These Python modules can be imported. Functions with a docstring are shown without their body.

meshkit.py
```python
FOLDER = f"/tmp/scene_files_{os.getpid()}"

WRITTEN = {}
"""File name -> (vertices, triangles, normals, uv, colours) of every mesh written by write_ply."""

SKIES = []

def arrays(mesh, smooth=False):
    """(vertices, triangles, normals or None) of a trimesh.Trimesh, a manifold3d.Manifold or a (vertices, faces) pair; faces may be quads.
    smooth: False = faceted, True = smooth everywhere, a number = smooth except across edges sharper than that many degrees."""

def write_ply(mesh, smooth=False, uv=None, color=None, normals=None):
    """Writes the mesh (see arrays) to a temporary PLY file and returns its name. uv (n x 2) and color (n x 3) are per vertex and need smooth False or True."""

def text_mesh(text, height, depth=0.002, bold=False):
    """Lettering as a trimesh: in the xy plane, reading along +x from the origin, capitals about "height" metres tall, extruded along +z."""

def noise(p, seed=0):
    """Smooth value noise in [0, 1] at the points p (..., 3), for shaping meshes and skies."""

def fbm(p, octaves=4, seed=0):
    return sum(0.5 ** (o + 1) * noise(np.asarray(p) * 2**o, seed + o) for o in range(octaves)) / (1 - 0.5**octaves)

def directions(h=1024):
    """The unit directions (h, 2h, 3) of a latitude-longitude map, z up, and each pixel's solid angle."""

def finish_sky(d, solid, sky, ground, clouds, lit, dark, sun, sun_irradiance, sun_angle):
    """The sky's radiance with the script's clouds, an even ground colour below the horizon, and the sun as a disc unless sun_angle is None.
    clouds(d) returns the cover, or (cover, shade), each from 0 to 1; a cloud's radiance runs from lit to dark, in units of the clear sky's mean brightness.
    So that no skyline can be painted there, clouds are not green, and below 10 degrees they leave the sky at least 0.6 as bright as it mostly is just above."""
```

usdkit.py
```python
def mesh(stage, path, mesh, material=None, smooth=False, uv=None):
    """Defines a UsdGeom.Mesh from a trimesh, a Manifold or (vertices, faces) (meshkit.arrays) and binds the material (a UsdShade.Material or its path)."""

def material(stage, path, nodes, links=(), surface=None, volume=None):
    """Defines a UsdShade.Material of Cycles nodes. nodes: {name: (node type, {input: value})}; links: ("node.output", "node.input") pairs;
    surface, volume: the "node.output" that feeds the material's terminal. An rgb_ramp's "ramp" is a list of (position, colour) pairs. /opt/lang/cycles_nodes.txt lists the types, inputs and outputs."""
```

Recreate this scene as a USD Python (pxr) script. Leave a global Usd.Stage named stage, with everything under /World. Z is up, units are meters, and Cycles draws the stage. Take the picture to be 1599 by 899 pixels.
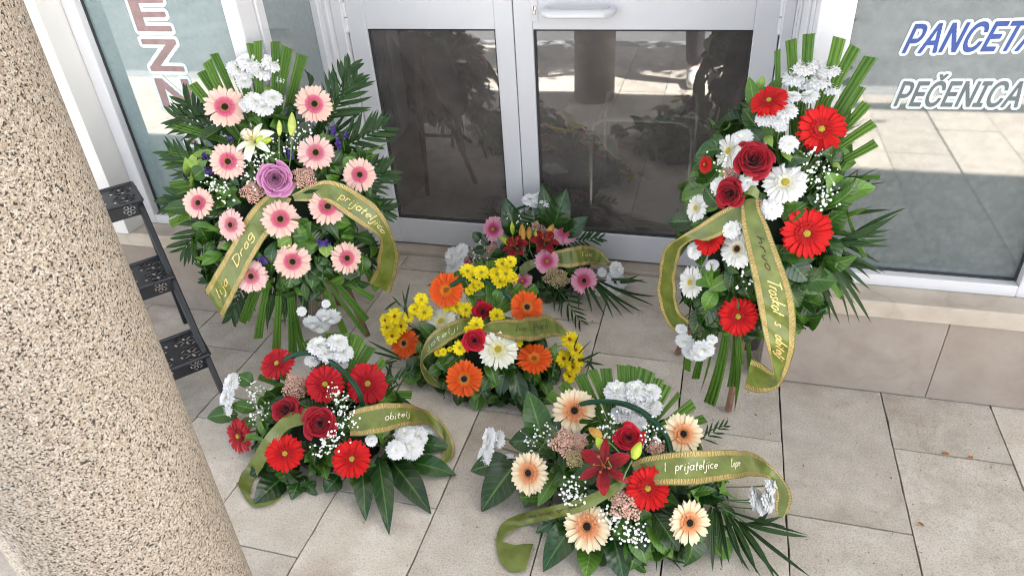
import math
import numpy as np
import trimesh
import shapely
from shapely import affinity
import usdkit, meshkit
from pxr import Usd, UsdGeom, UsdLux, UsdShade, Gf, Sdf, Vt

stage = Usd.Stage.CreateInMemory()
UsdGeom.SetStageUpAxis(stage, UsdGeom.Tokens.z)
UsdGeom.SetStageMetersPerUnit(stage, 1.0)
UsdGeom.Xform.Define(stage, '/World')
UsdGeom.Scope.Define(stage, '/World/Looks')

# ------------------------------------------------------------------ camera
FOC, PITCH, ROLL, YAW, CAMH = 1104.85, 0.58043868, -0.07337136, 0.30669843, 1.55
EXPOSURE = 3.27
fw = np.array([-math.sin(YAW) * math.cos(PITCH), math.cos(YAW) * math.cos(PITCH), -math.sin(PITCH)])
_rt = np.array([math.cos(YAW), math.sin(YAW), 0.0])
_up = np.cross(_rt, fw)
RT = math.cos(ROLL) * _rt + math.sin(ROLL) * _up
UP = -math.sin(ROLL) * _rt + math.cos(ROLL) * _up
CAM = np.array([0, 0, CAMH])
cam = UsdGeom.Camera.Define(stage, '/World/camera')
cam.AddTransformOp().Set(Gf.Matrix4d(*[float(x) for x in (*RT, 0, *UP, 0, *(-fw), 0, *CAM, 1)]))
cam.CreateHorizontalApertureAttr(36.0)
cam.CreateVerticalApertureAttr(36.0 * 575 / 1024)
cam.CreateFocalLengthAttr(FOC / 1599 * 36)
cam.CreateClippingRangeAttr(Gf.Vec2f(0.02, 500))
cam.CreateExposureAttr(EXPOSURE)

# ------------------------------------------------------------------ sky and sun
SUN = np.array([0.62, -0.036, 0.78]); SUN /= np.linalg.norm(SUN)
usdkit.material(stage, '/World/Looks/sky_mat', {
    'sky': ('sky_texture', {'sky_type': 'single_scattering', 'sun_disc': False, 'sun_elevation': float(math.asin(SUN[2])),
                            'sun_rotation': float(math.atan2(SUN[0], SUN[1])), 'altitude': 50.0, 'aerosol_density': 1.5}),
    'tc': ('texture_coordinate', {}),
    'n': ('noise_texture', {'scale': 2.2, 'detail': 6.0, 'roughness': 0.6}),
    'r': ('rgb_ramp', {'ramp': [(0.0, (0.25,) * 3), (0.45, (0.5,) * 3), (0.7, (0.9,) * 3)]}),
    'bw': ('rgb_to_bw', {}),
    'cl': ('mix', {'mix_type': 'multiply', 'fac': 1.0, 'color2': (1.27, 1.27, 1.28)}),
    'm': ('mix', {'mix_type': 'mix'}),
    'bg': ('background_shader', {'strength': 0.06}),
}, [('tc.generated', 'n.vector'), ('n.fac', 'r.fac'), ('sky.color', 'bw.color'), ('bw.val', 'cl.color1'),
    ('r.color', 'm.fac'), ('sky.color', 'm.color1'), ('cl.color', 'm.color2'), ('m.color', 'bg.color')], surface='bg.background')
dome = UsdLux.DomeLight.Define(stage, '/World/sky')
UsdShade.MaterialBindingAPI.Apply(dome.GetPrim()).Bind(UsdShade.Material.Get(stage, '/World/Looks/sky_mat'))
dome.GetPrim().SetCustomDataByKey('kind', 'structure')
sun = UsdLux.DistantLight.Define(stage, '/World/sun')
sun.CreateIntensityAttr(1.25); sun.CreateAngleAttr(0.5); sun.CreateColorAttr(Gf.Vec3f(1.0, 0.96, 0.91))
sun.GetPrim().CreateAttribute('inputs:normalize', Sdf.ValueTypeNames.Bool).Set(True)
_z = SUN; _x = np.cross([0, 1, 0], _z); _x /= np.linalg.norm(_x); _y = np.cross(_z, _x)
sun.AddTransformOp().Set(Gf.Matrix4d(*[float(x) for x in (*_x, 0, *_y, 0, *_z, 0, 0, 0, 0, 1)]))

# ------------------------------------------------------------------ helpers: points
def ray(px, py):
    d = fw * FOC + RT * (px - 799.5) - UP * (py - 449.5)
    return d / np.linalg.norm(d)
def hit(px, py, axis, val):
    d = ray(px, py)
    return CAM + d * (val - CAM[axis]) / d[axis]
def depth(p):
    return float((np.asarray(p) - CAM) @ fw)
def unit(v):
    v = np.asarray(v, float)
    return v / (np.linalg.norm(v) + 1e-12)

# ------------------------------------------------------------------ helpers: prims
_count = {}
def free(parent, name):
    key = f'{parent}/{name}'
    n = _count.get(key, 0); _count[key] = n + 1
    return key if n == 0 else f'{key}_{n:03d}'
def tag(prim, label=None, cat=None, group=None, kind=None):
    p = prim.GetPrim() if hasattr(prim, 'GetPrim') else prim
    for k, v in (('label', label), ('category', cat), ('group', group), ('kind', kind)):
        if v: p.SetCustomDataByKey(k, v)
    return p
def path_of(p):
    return '/World' if p is None else str(p.GetPath())
def thing(name, label, cat, group=None, kind=None, loc=(0, 0, 0)):
    x = UsdGeom.Xform.Define(stage, free('/World', name))
    x.AddTranslateOp().Set(Gf.Vec3d(*map(float, loc)))
    ORIGIN[str(x.GetPath())] = np.array(loc, float)
    return tag(x, label, cat, group, kind)
ORIGIN = {}
def origin(path):
    while path != '/World' and path:
        if path in ORIGIN: return ORIGIN[path]
        path = path.rsplit('/', 1)[0]
    return np.zeros(3)
def obj(name, mesh, mat, parent=None, smooth=False, uv=None, label=None, cat=None, group=None, kind=None):
    v, f, n = meshkit.arrays(mesh, smooth)
    pp = path_of(parent)
    v = v - origin(pp)
    path = free(pp, name)
    m = UsdGeom.Mesh.Define(stage, path)
    m.CreatePointsAttr(Vt.Vec3fArray.FromNumpy(v.astype(np.float32)))
    m.CreateFaceVertexCountsAttr(Vt.IntArray.FromNumpy(np.full(len(f), 3, np.int32)))
    m.CreateFaceVertexIndicesAttr(Vt.IntArray.FromNumpy(f.astype(np.int32).ravel()))
    m.CreateSubdivisionSchemeAttr('none')
    if n is not None:
        m.CreateNormalsAttr(Vt.Vec3fArray.FromNumpy(n.astype(np.float32))); m.SetNormalsInterpolation('vertex')
    if uv is not None:
        UsdGeom.PrimvarsAPI(m).CreatePrimvar('st', Sdf.ValueTypeNames.TexCoord2fArray, 'vertex').Set(Vt.Vec2fArray.FromNumpy(np.asarray(uv, np.float32)))
    UsdShade.MaterialBindingAPI.Apply(m.GetPrim()).Bind(UsdShade.Material.Get(stage, f'/World/Looks/{mat}'))
    return tag(m, label, cat, group, kind)

# ------------------------------------------------------------------ helpers: meshes
def patch(P, uv=None):
    P = np.asarray(P, float); n, m = P.shape[:2]
    i, j = np.meshgrid(np.arange(n - 1), np.arange(m - 1), indexing='ij')
    a = (i * m + j).ravel()
    f = np.vstack([np.stack([a, a + m, a + m + 1], 1), np.stack([a, a + m + 1, a + 1], 1)])
    if uv is None:
        s, t = np.meshgrid(np.linspace(0, 1, n), np.linspace(0, 1, m), indexing='ij')
        uv = np.stack([s, t], -1)
    return P.reshape(-1, 3), f, np.asarray(uv).reshape(-1, 2)
def join(parts):
    V, F, U, o = [], [], [], 0
    for v, f, u in parts:
        V.append(v); F.append(f + o); U.append(u); o += len(v)
    return np.vstack(V), np.vstack(F), np.vstack(U)
def box(a, b, chamfer=0.0):
    a = np.minimum(a, b).astype(float), np.maximum(a, b).astype(float)
    lo, hi = a
    if chamfer <= 0:
        m = trimesh.creation.box(hi - lo); m.apply_translation((lo + hi) / 2); return m
    c = chamfer; pts = []
    for k in range(3):
        for s in np.ndindex(2, 2, 2):
            p = np.where(np.array(s) == 0, lo + c, hi - c)
            p[k] = (lo, hi)[s[k]][k]; pts.append(p)
    return trimesh.convex.convex_hull(np.array(pts))
def cat(ms):
    return trimesh.util.concatenate([m if isinstance(m, trimesh.Trimesh) else trimesh.Trimesh(m[0], m[1], process=False) for m in ms])
def tube(points, radii, sides=6, cap=True):
    p = np.asarray(points, float)
    t = np.gradient(p, axis=0); t /= np.linalg.norm(t, axis=1, keepdims=True) + 1e-12
    a = np.zeros_like(p); ref = np.array([0, 0, 1.0]) if abs(t[0][2]) < 0.9 else np.array([1.0, 0, 0])
    a0 = unit(np.cross(t[0], ref))
    for i in range(len(p)):
        a0 = unit(a0 - t[i] * (a0 @ t[i])); a[i] = a0
    b = np.cross(t, a); ang = np.arange(sides) * 2 * np.pi / sides
    r = np.broadcast_to(radii, (len(p),))
    v = p[:, None] + r[:, None, None] * (np.cos(ang)[None, :, None] * a[:, None] + np.sin(ang)[None, :, None] * b[:, None])
    i, j = np.meshgrid(np.arange(len(p) - 1), np.arange(sides), indexing='ij')
    q = np.stack([i * sides + j, i * sides + (j + 1) % sides, (i + 1) * sides + (j + 1) % sides, (i + 1) * sides + j], -1).reshape(-1, 4)
    f = np.vstack([q[:, [0, 1, 2]], q[:, [0, 2, 3]]]); v = v.reshape(-1, 3)
    if cap:
        n = len(v); v = np.vstack([v, p[0], p[-1]]); k = np.arange(sides); l = (len(p) - 1) * sides
        f = np.vstack([f, np.stack([np.full(sides, n), (k + 1) % sides, k], 1), np.stack([np.full(sides, n + 1), l + k, l + (k + 1) % sides], 1)])
    return v, f
def spline(P, n):
    P = np.asarray(P, float)
    Q = np.vstack([2 * P[0] - P[1], P, 2 * P[-1] - P[-2]])
    seg = np.linalg.norm(np.diff(P, axis=0), axis=1); s = np.concatenate([[0], np.cumsum(seg)]); out = []
    for x in np.linspace(0, s[-1] - 1e-9, n):
        k = min(max(np.searchsorted(s, x, 'right') - 1, 0), len(P) - 2); t = (x - s[k]) / (seg[k] + 1e-12)
        p0, p1, p2, p3 = Q[k:k + 4]
        out.append(0.5 * ((2 * p1) + (-p0 + p2) * t + (2 * p0 - 5 * p1 + 4 * p2 - p3) * t**2 + (-p0 + 3 * p1 - 3 * p2 + p3) * t**3))
    return np.array(out)
ICO1 = trimesh.creation.icosphere(subdivisions=1); ICO0 = trimesh.creation.icosphere(subdivisions=0)
def balls(points, radii, rng, ico=ICO1, jit=0.25):
    V, F = [], []
    bv, bf = np.array(ico.vertices), np.array(ico.faces)
    for k, (p, r) in enumerate(zip(points, radii)):
        V.append(p + bv * r * (1 + jit * (rng.random((len(bv), 1)) - 0.5)) * (1 + jit * (rng.random(3) - 0.5))); F.append(bf + k * len(bv))
    return np.vstack(V), np.vstack(F)
def basis(n, spin=0.0):
    n = unit(n); x = unit(np.cross(UP if abs(n @ UP) < 0.95 else RT, n)); y = np.cross(n, x)
    c, s = math.cos(spin), math.sin(spin)
    return np.stack([c * x + s * y, -s * x + c * y, n], 1)
def put(v, M, p):
    return np.asarray(v) @ M.T + p

# ------------------------------------------------------------------ materials
def M(name, nodes, links, surface='p.BSDF'):
    usdkit.material(stage, f'/World/Looks/{name}', nodes, links, surface=surface)
def lin(r, g, b):
    return tuple(((c / 255 + 0.055) / 1.055) ** 2.4 if c > 10 else c / 255 / 12.92 for c in (r, g, b))
def plain(name, col, rough=0.5, metallic=0.0, bump=0.0, bscale=200.0, var=0.0, vscale=8.0, spec=0.5, extra=None):
    nodes = {'g': ('geometry', {}), 'p': ('principled_bsdf', {'base_color': col, 'roughness': rough, 'metallic': metallic, 'specular_ior_level': spec, **(extra or {})})}
    links = []
    if var:
        nodes['n'] = ('noise_texture', {'scale': vscale, 'detail': 4.0, 'roughness': 0.6})
        nodes['r'] = ('rgb_ramp', {'ramp': [(0.3, tuple(c * (1 - var) for c in col)), (0.7, tuple(min(1, c * (1 + var)) for c in col))]})
        links += [('g.position', 'n.vector'), ('n.fac', 'r.fac'), ('r.color', 'p.base_color')]
    if bump:
        nodes['bn'] = ('noise_texture', {'scale': bscale, 'detail': 3.0}); nodes['b'] = ('bump', {'strength': bump, 'distance': 0.002})
        links += [('g.position', 'bn.vector'), ('bn.fac', 'b.height'), ('b.normal', 'p.normal')]
    M(name, nodes, links)

def petal(name, ramp, rough=0.5, trans=0.12, streak=0.12, nribs=5.0):
    """ramp runs along the petal (uv.x = distance from the flower's middle)."""
    M(name, {
        'tc': ('texture_coordinate', {}), 'sx': ('separate_xyz', {}), 'geo': ('geometry', {}), 'oi': ('object_info', {}),
        'ramp': ('rgb_ramp', {'ramp': ramp}),
        'mul': ('math', {'math_type': 'multiply', 'value2': nribs * 6.283}), 'sin': ('math', {'math_type': 'sine'}),
        'isl': ('math', {'math_type': 'multiply_add', 'value2': 0.22, 'value3': 0.86}),
        'st': ('math', {'math_type': 'multiply_add', 'value2': streak * 0.5, 'value3': 1.0}),
        'tot': ('math', {'math_type': 'multiply'}),
        'hsv': ('hsv', {'hue': 0.5, 'saturation': 1.0, 'fac': 1.0}),
        'bmp': ('bump', {'strength': 0.35, 'distance': 0.0008}),
        'p': ('principled_bsdf', {'roughness': rough, 'specular_ior_level': 0.25, 'sheen_weight': 0.12}),
        't': ('translucent_bsdf', {}), 'mx': ('mix_closure', {'fac': trans}),
    }, [('tc.UV', 'sx.vector'), ('sx.x', 'ramp.fac'), ('sx.y', 'mul.value1'), ('mul.value', 'sin.value1'), ('sin.value', 'st.value1'),
        ('geo.random_per_island', 'isl.value1'), ('isl.value', 'tot.value1'), ('st.value', 'tot.value2'),
        ('ramp.color', 'hsv.color'), ('tot.value', 'hsv.value'), ('hsv.color', 'p.base_color'), ('hsv.color', 't.color'), ('sin.value', 'bmp.height'), ('bmp.normal', 'p.normal'), ('p.BSDF', 'mx.closure1'), ('t.BSDF', 'mx.closure2')], surface='mx.closure')

def leaf_mat(name, c1, c2, vein, rough=0.38, nveins=9.0, spec=0.5, trans=0.15):
    """broad leaf: pale midrib, slanting side veins, tone that varies from leaf to leaf."""
    M(name, {
        'tc': ('texture_coordinate', {}), 'sx': ('separate_xyz', {}), 'geo': ('geometry', {}), 'oi': ('object_info', {}),
        'n': ('noise_texture', {'scale': 28.0, 'detail': 4.0}),
        'ra': ('math', {'math_type': 'multiply_add', 'value2': 1.1, 'value3': -0.55}), 'nr': ('math', {'math_type': 'add', 'use_clamp': True}),
        'base': ('mix', {'color1': c1, 'color2': c2}),
        'cy': ('math', {'math_type': 'subtract', 'value2': 0.5}), 'ay': ('math', {'math_type': 'absolute'}),
        'mid': ('map_range', {'from_min': 0.015, 'from_max': 0.05, 'to_min': 0.55, 'to_max': 0.0, 'clamp': True}),
        'sl': ('math', {'math_type': 'multiply', 'value2': 0.35}), 'sv': ('math', {'math_type': 'subtract'}),
        'sm': ('math', {'math_type': 'multiply', 'value2': nveins * 6.283}), 'ss': ('math', {'math_type': 'sine'}),
        'vv': ('map_range', {'from_min': 0.86, 'from_max': 1.0, 'to_min': 0.0, 'to_max': 0.16, 'clamp': True}),
        'vm': ('math', {'math_type': 'maximum'}),
        'col': ('mix', {'color2': vein}),
        'bmp': ('bump', {'strength': 0.28, 'distance': 0.0008}),
        'p': ('principled_bsdf', {'roughness': rough, 'specular_ior_level': spec}),
        't': ('translucent_bsdf', {}), 'mx': ('mix_closure', {'fac': trans}),
    }, [('tc.UV', 'sx.vector'), ('geo.position', 'n.vector'), ('oi.random', 'ra.value1'), ('ra.value', 'nr.value1'), ('n.fac', 'nr.value2'), ('nr.value', 'base.fac'),
        ('sx.y', 'cy.value1'), ('cy.value', 'ay.value1'), ('ay.value', 'mid.value'), ('ay.value', 'sl.value1'), ('sx.x', 'sv.value1'), ('sl.value', 'sv.value2'),
        ('sv.value', 'sm.value1'), ('sm.value', 'ss.value1'), ('ss.value', 'vv.value'), ('mid.result', 'vm.value1'), ('vv.result', 'vm.value2'), ('vm.value', 'col.fac'),
        ('base.color', 'col.color1'), ('ss.value', 'bmp.height'), ('bmp.normal', 'p.normal'), ('col.color', 'p.base_color'), ('col.color', 't.color'),
        ('p.BSDF', 'mx.closure1'), ('t.BSDF', 'mx.closure2')], surface='mx.closure')

def blade_mat(name, c1, c2, rough=0.42, ribs=7.0):
    """long strap leaf with fine parallel ribs."""
    M(name, {
        'tc': ('texture_coordinate', {}), 'sx': ('separate_xyz', {}), 'oi': ('object_info', {}), 'cx': ('combine_xyz', {}),
        's1': ('math', {'math_type': 'multiply', 'value2': 3.0}), 's2': ('math', {'math_type': 'multiply_add', 'value2': 26.0}), 'o5': ('math', {'math_type': 'multiply', 'value2': 40.0}),
        'n': ('noise_texture', {'scale': 1.0, 'detail': 3.0}), 'ra': ('math', {'math_type': 'multiply_add', 'value2': 0.5, 'value3': -0.25}),
        'nr': ('math', {'math_type': 'add', 'use_clamp': True}), 'base': ('mix', {'color1': c1, 'color2': c2}),
        'sm': ('math', {'math_type': 'multiply', 'value2': ribs * 6.283}), 'ss': ('math', {'math_type': 'sine'}),
        'bmp': ('bump', {'strength': 0.5, 'distance': 0.0008}),
        'p': ('principled_bsdf', {'roughness': rough, 'specular_ior_level': 0.45}), 't': ('translucent_bsdf', {}), 'mx': ('mix_closure', {'fac': 0.22}),
    }, [('tc.UV', 'sx.vector'), ('oi.random', 'o5.value1'), ('sx.x', 's1.value1'), ('sx.y', 's2.value1'), ('o5.value', 's2.value3'), ('s1.value', 'cx.x'), ('s2.value', 'cx.y'),
        ('cx.vector', 'n.vector'), ('oi.random', 'ra.value1'), ('ra.value', 'nr.value1'), ('n.fac', 'nr.value2'), ('nr.value', 'base.fac'),
        ('sx.y', 'sm.value1'), ('sm.value', 'ss.value1'), ('ss.value', 'bmp.height'), ('bmp.normal', 'p.normal'), ('base.color', 'p.base_color'), ('base.color', 't.color'),
        ('p.BSDF', 'mx.closure1'), ('t.BSDF', 'mx.closure2')], surface='mx.closure')

W3 = lambda v: (v, v, v)
petal('petal_peach_pink', [(0.0, lin(140, 30, 60)), (0.22, lin(220, 92, 132)), (0.42, lin(236, 124, 156)), (0.52, lin(250, 202, 188)), (0.8, lin(251, 211, 196)), (1.0, lin(252, 220, 206))])
petal('petal_pale_pink', [(0.0, lin(150, 50, 70)), (0.22, lin(220, 110, 140)), (0.40, lin(232, 140, 160)), (0.52, lin(248, 200, 194)), (1.0, lin(252, 214, 206))])
petal('petal_pink', [(0.0, lin(120, 16, 56)), (0.2, lin(200, 50, 100)), (0.38, lin(222, 96, 140)), (0.6, lin(240, 164, 186)), (1.0, lin(246, 188, 204))])
petal('petal_red', [(0.0, lin(120, 4, 8)), (0.3, lin(190, 4, 8)), (0.6, lin(214, 6, 8)), (1.0, lin(212, 8, 8))], rough=0.55)
petal('petal_crimson', [(0.0, lin(110, 2, 14)), (0.3, lin(176, 6, 26)), (1.0, lin(202, 10, 32))], rough=0.55)
petal('petal_orange', [(0.0, lin(220, 130, 20)), (0.25, lin(236, 130, 20)), (0.42, lin(232, 84, 8)), (0.7, lin(236, 84, 8)), (1.0, lin(244, 118, 26))])
petal('petal_white', [(0.0, lin(214, 214, 150)), (0.25, lin(236, 236, 214)), (0.5, lin(244, 243, 236)), (1.0, lin(246, 246, 243))])
petal('petal_cream_white', [(0.0, lin(220, 200, 70)), (0.3, lin(240, 236, 190)), (0.6, lin(246, 244, 222)), (1.0, lin(247, 246, 232))])
petal('petal_cream', [(0.0, lin(214, 110, 50)), (0.25, lin(244, 156, 100)), (0.46, lin(250, 190, 140)), (0.66, lin(252, 230, 190)), (1.0, lin(253, 240, 208))])
petal('petal_mum_white', [(0.0, lin(236, 240, 214)), (0.25, lin(251, 251, 248)), (1.0, lin(252, 252, 252))], streak=0.02, nribs=1.0, trans=0.12)
petal('petal_yellow', [(0.0, lin(214, 178, 0)), (0.3, lin(252, 224, 4)), (1.0, lin(255, 238, 40))], nribs=3.0)
petal('petal_rose_red', [(0.0, lin(70, 0, 8)), (0.5, lin(130, 0, 20)), (0.88, lin(146, 4, 26)), (1.0, lin(182, 30, 50))], rough=0.6, streak=0.03)
petal('petal_rose_bright', [(0.0, lin(90, 0, 12)), (0.5, lin(168, 0, 26)), (0.88, lin(184, 6, 34)), (1.0, lin(208, 36, 60))], rough=0.6, streak=0.03)
petal('petal_rose_mauve', [(0.0, lin(120, 44, 100)), (0.5, lin(178, 96, 152)), (0.86, lin(190, 112, 166)), (1.0, lin(222, 168, 200))], rough=0.6, streak=0.03)
petal('petal_lily_red', [(0.0, lin(70, 2, 10)), (0.3, lin(116, 2, 16)), (1.0, lin(156, 12, 28))], rough=0.42, streak=0.06, nribs=3.0)
petal('petal_lily_white', [(0.0, lin(196, 210, 120)), (0.3, lin(236, 238, 206)), (1.0, lin(248, 246, 236))], rough=0.45, streak=0.06, nribs=3.0)
plain('centre_dark', lin(34, 16, 16), 0.8, bump=0.6, bscale=900, var=0.5, vscale=600)
plain('stamen_tan', lin(166, 116, 66), 0.8)
plain('centre_yellow', lin(184, 164, 52), 0.8, bump=0.6, bscale=900, var=0.3, vscale=600)
plain('centre_green', lin(150, 160, 50), 0.8, bump=0.6, bscale=900, var=0.4, vscale=600)
plain('centre_orange', lin(150, 80, 10), 0.8, bump=0.6, bscale=900, var=0.5, vscale=600)
plain('stem_green', lin(96, 128, 66), 0.5)
plain('stem_dark', lin(60, 90, 44), 0.5)
plain('bud_green', lin(176, 196, 60), 0.42, var=0.3, vscale=60)
plain('bud_brown', lin(186, 140, 62), 0.42, var=0.25, vscale=60)
plain('bud_pale', lin(176, 190, 96), 0.45, var=0.2, vscale=60)
plain('gypsophila_white', lin(240, 242, 240), 0.6)
plain('sedum_pink', lin(198, 158, 142), 0.8, var=0.35, vscale=130)
plain('sedum_green', lin(168, 152, 112), 0.8, var=0.4, vscale=130)
plain('statice_purple', lin(80, 58, 132), 0.7, var=0.35, vscale=150)
leaf_mat('leaf_dark', lin(26, 52, 14), lin(50, 88, 26), lin(112, 146, 74), rough=0.33)
leaf_mat('leaf_mid', lin(48, 86, 22), lin(86, 128, 40), lin(142, 172, 92), rough=0.36)
leaf_mat('leaf_light', lin(110, 146, 56), lin(152, 180, 84), lin(180, 200, 130), rough=0.5)
leaf_mat('leaf_glossy', lin(18, 44, 14), lin(36, 74, 24), lin(92, 134, 66), rough=0.24, nveins=7.0, spec=0.6)
blade_mat('blade_green', lin(54, 92, 24), lin(104, 142, 50))
blade_mat('frond_dark', lin(22, 48, 16), lin(48, 84, 30), ribs=3.0)
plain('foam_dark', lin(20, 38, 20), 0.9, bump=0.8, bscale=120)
blade_mat('handle_green', lin(18, 58, 38), lin(40, 92, 60), rough=0.3, ribs=4.0)
M('ribbon_satin', {
    'tc': ('texture_coordinate', {}), 'mp': ('mapping', {'scale': (900.0, 3.0, 1.0)}), 'w': ('noise_texture', {'scale': 1.0, 'detail': 2.0}),
    'g': ('geometry', {}), 'n': ('noise_texture', {'scale': 26.0, 'detail': 2.0}), 'b2': ('bump', {'strength': 0.5, 'distance': 0.006}),
    'r': ('rgb_ramp', {'ramp': [(0.3, lin(92, 104, 36)), (0.7, lin(120, 132, 56))]}),
    'b': ('bump', {'strength': 0.25, 'distance': 0.0004}),
    'p': ('principled_bsdf', {'roughness': 0.29, 'specular_ior_level': 0.8, 'sheen_weight': 0.3, 'sheen_roughness': 0.3, 'anisotropic': 0.5}), 't': ('translucent_bsdf', {}), 'mx': ('mix_closure', {'fac': 0.16}),
}, [('tc.UV', 'mp.vector'), ('mp.vector', 'w.vector'), ('g.position', 'n.vector'), ('n.fac', 'r.fac'), ('r.color', 'p.base_color'), ('r.color', 't.color'), ('w.fac', 'b.height'), ('n.fac', 'b2.height'), ('b2.normal', 'b.normal'), ('b.normal', 'p.normal'),
    ('p.BSDF', 'mx.closure1'), ('t.BSDF', 'mx.closure2')], surface='mx.closure')
M('ribbon_gold', {   # woven gold braid with a repeating scroll
    'tc': ('texture_coordinate', {}), 'mp': ('mapping', {'scale': (300.0, 3.2, 1.0)}), 'w': ('wave_texture', {'scale': 0.31, 'distortion': 6.0, 'detail': 2.0, 'detail_scale': 1.4}),
    'r': ('rgb_ramp', {'ramp': [(0.12, lin(112, 90, 42)), (0.36, lin(170, 146, 86)), (1.0, lin(208, 188, 128))]}),
    'b': ('bump', {'strength': 0.6, 'distance': 0.001}),
    'p': ('principled_bsdf', {'roughness': 0.36, 'metallic': 0.55}),
}, [('tc.UV', 'mp.vector'), ('mp.vector', 'w.vector'), ('w.fac', 'r.fac'), ('r.color', 'p.base_color'), ('w.fac', 'b.height'), ('b.normal', 'p.normal')])
plain('ink_gold', lin(236, 206, 130), 0.35, metallic=0.4)
plain('ink_silver', lin(236, 230, 206), 0.35, metallic=0.2)
plain('ink_dull', lin(70, 50, 18), 0.4, metallic=0.2)

# ---- stone, paint, glass
M('granite', {
    'g': ('geometry', {}), 'v1': ('voronoi_texture', {'scale': 640.0, 'randomness': 1.0}), 'wd': ('noise_texture', {'scale': 260.0, 'detail': 2.0}), 'n1': ('noise_texture', {'scale': 320.0, 'detail': 2.5, 'roughness': 0.55, 'distortion': 0.6}),
    'n2': ('noise_texture', {'scale': 3.0, 'detail': 3.0}), 'n3': ('noise_texture', {'scale': 330.0, 'detail': 2.0}), 'n4': ('noise_texture', {'scale': 120.0, 'detail': 2.0}),
    'sep': ('separate_color', {}), 'wv': ('vector_math', {'math_type': 'multiply_add', 'vector2': (0.004, 0.004, 0.004)}),
    'grain': ('rgb_ramp', {'ramp': [(0.0, lin(118, 109, 98)), (0.25, lin(142, 132, 119)), (0.55, lin(158, 149, 137)), (0.8, lin(184, 178, 169)), (1.0, lin(144, 127, 108))]}),
    'dr': ('rgb_ramp', {'ramp': [(0.0, W3(0.95)), (0.412, W3(0.95)), (0.438, W3(0)), (1, W3(0))]}),
    'gr': ('rgb_ramp', {'ramp': [(0.0, W3(0)), (0.60, W3(0)), (0.66, W3(0.45)), (1, W3(0.45))]}),
    'm0': ('mix', {'color2': lin(124, 106, 88)}), 'm1': ('mix', {'color2': lin(40, 37, 35)}),
    'big': ('rgb_ramp', {'ramp': [(0.3, W3(0.88)), (0.7, W3(1.0))]}), 'mm': ('mix', {'mix_type': 'multiply', 'fac': 1.0}),
    'b': ('bump', {'strength': 0.35, 'distance': 0.001}),
    'p': ('principled_bsdf', {'roughness': 0.68, 'specular_ior_level': 0.2}),
}, [('g.position', 'wd.vector'), ('wd.color', 'wv.vector1'), ('g.position', 'wv.vector3'), ('wv.vector', 'v1.vector'), ('g.position', 'n1.vector'), ('g.position', 'n2.vector'), ('g.position', 'n3.vector'), ('g.position', 'n4.vector'), ('v1.color', 'sep.color'),
    ('sep.r', 'grain.fac'), ('n1.fac', 'dr.fac'), ('n4.fac', 'gr.fac'), ('gr.color', 'm0.fac'), ('grain.color', 'm0.color1'), ('m0.color', 'm1.color1'), ('dr.color', 'm1.fac'),
    ('n2.fac', 'big.fac'), ('m1.color', 'mm.color1'), ('big.color', 'mm.color2'), ('mm.color', 'p.base_color'), ('n3.fac', 'b.height'), ('b.normal', 'p.normal')])

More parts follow.
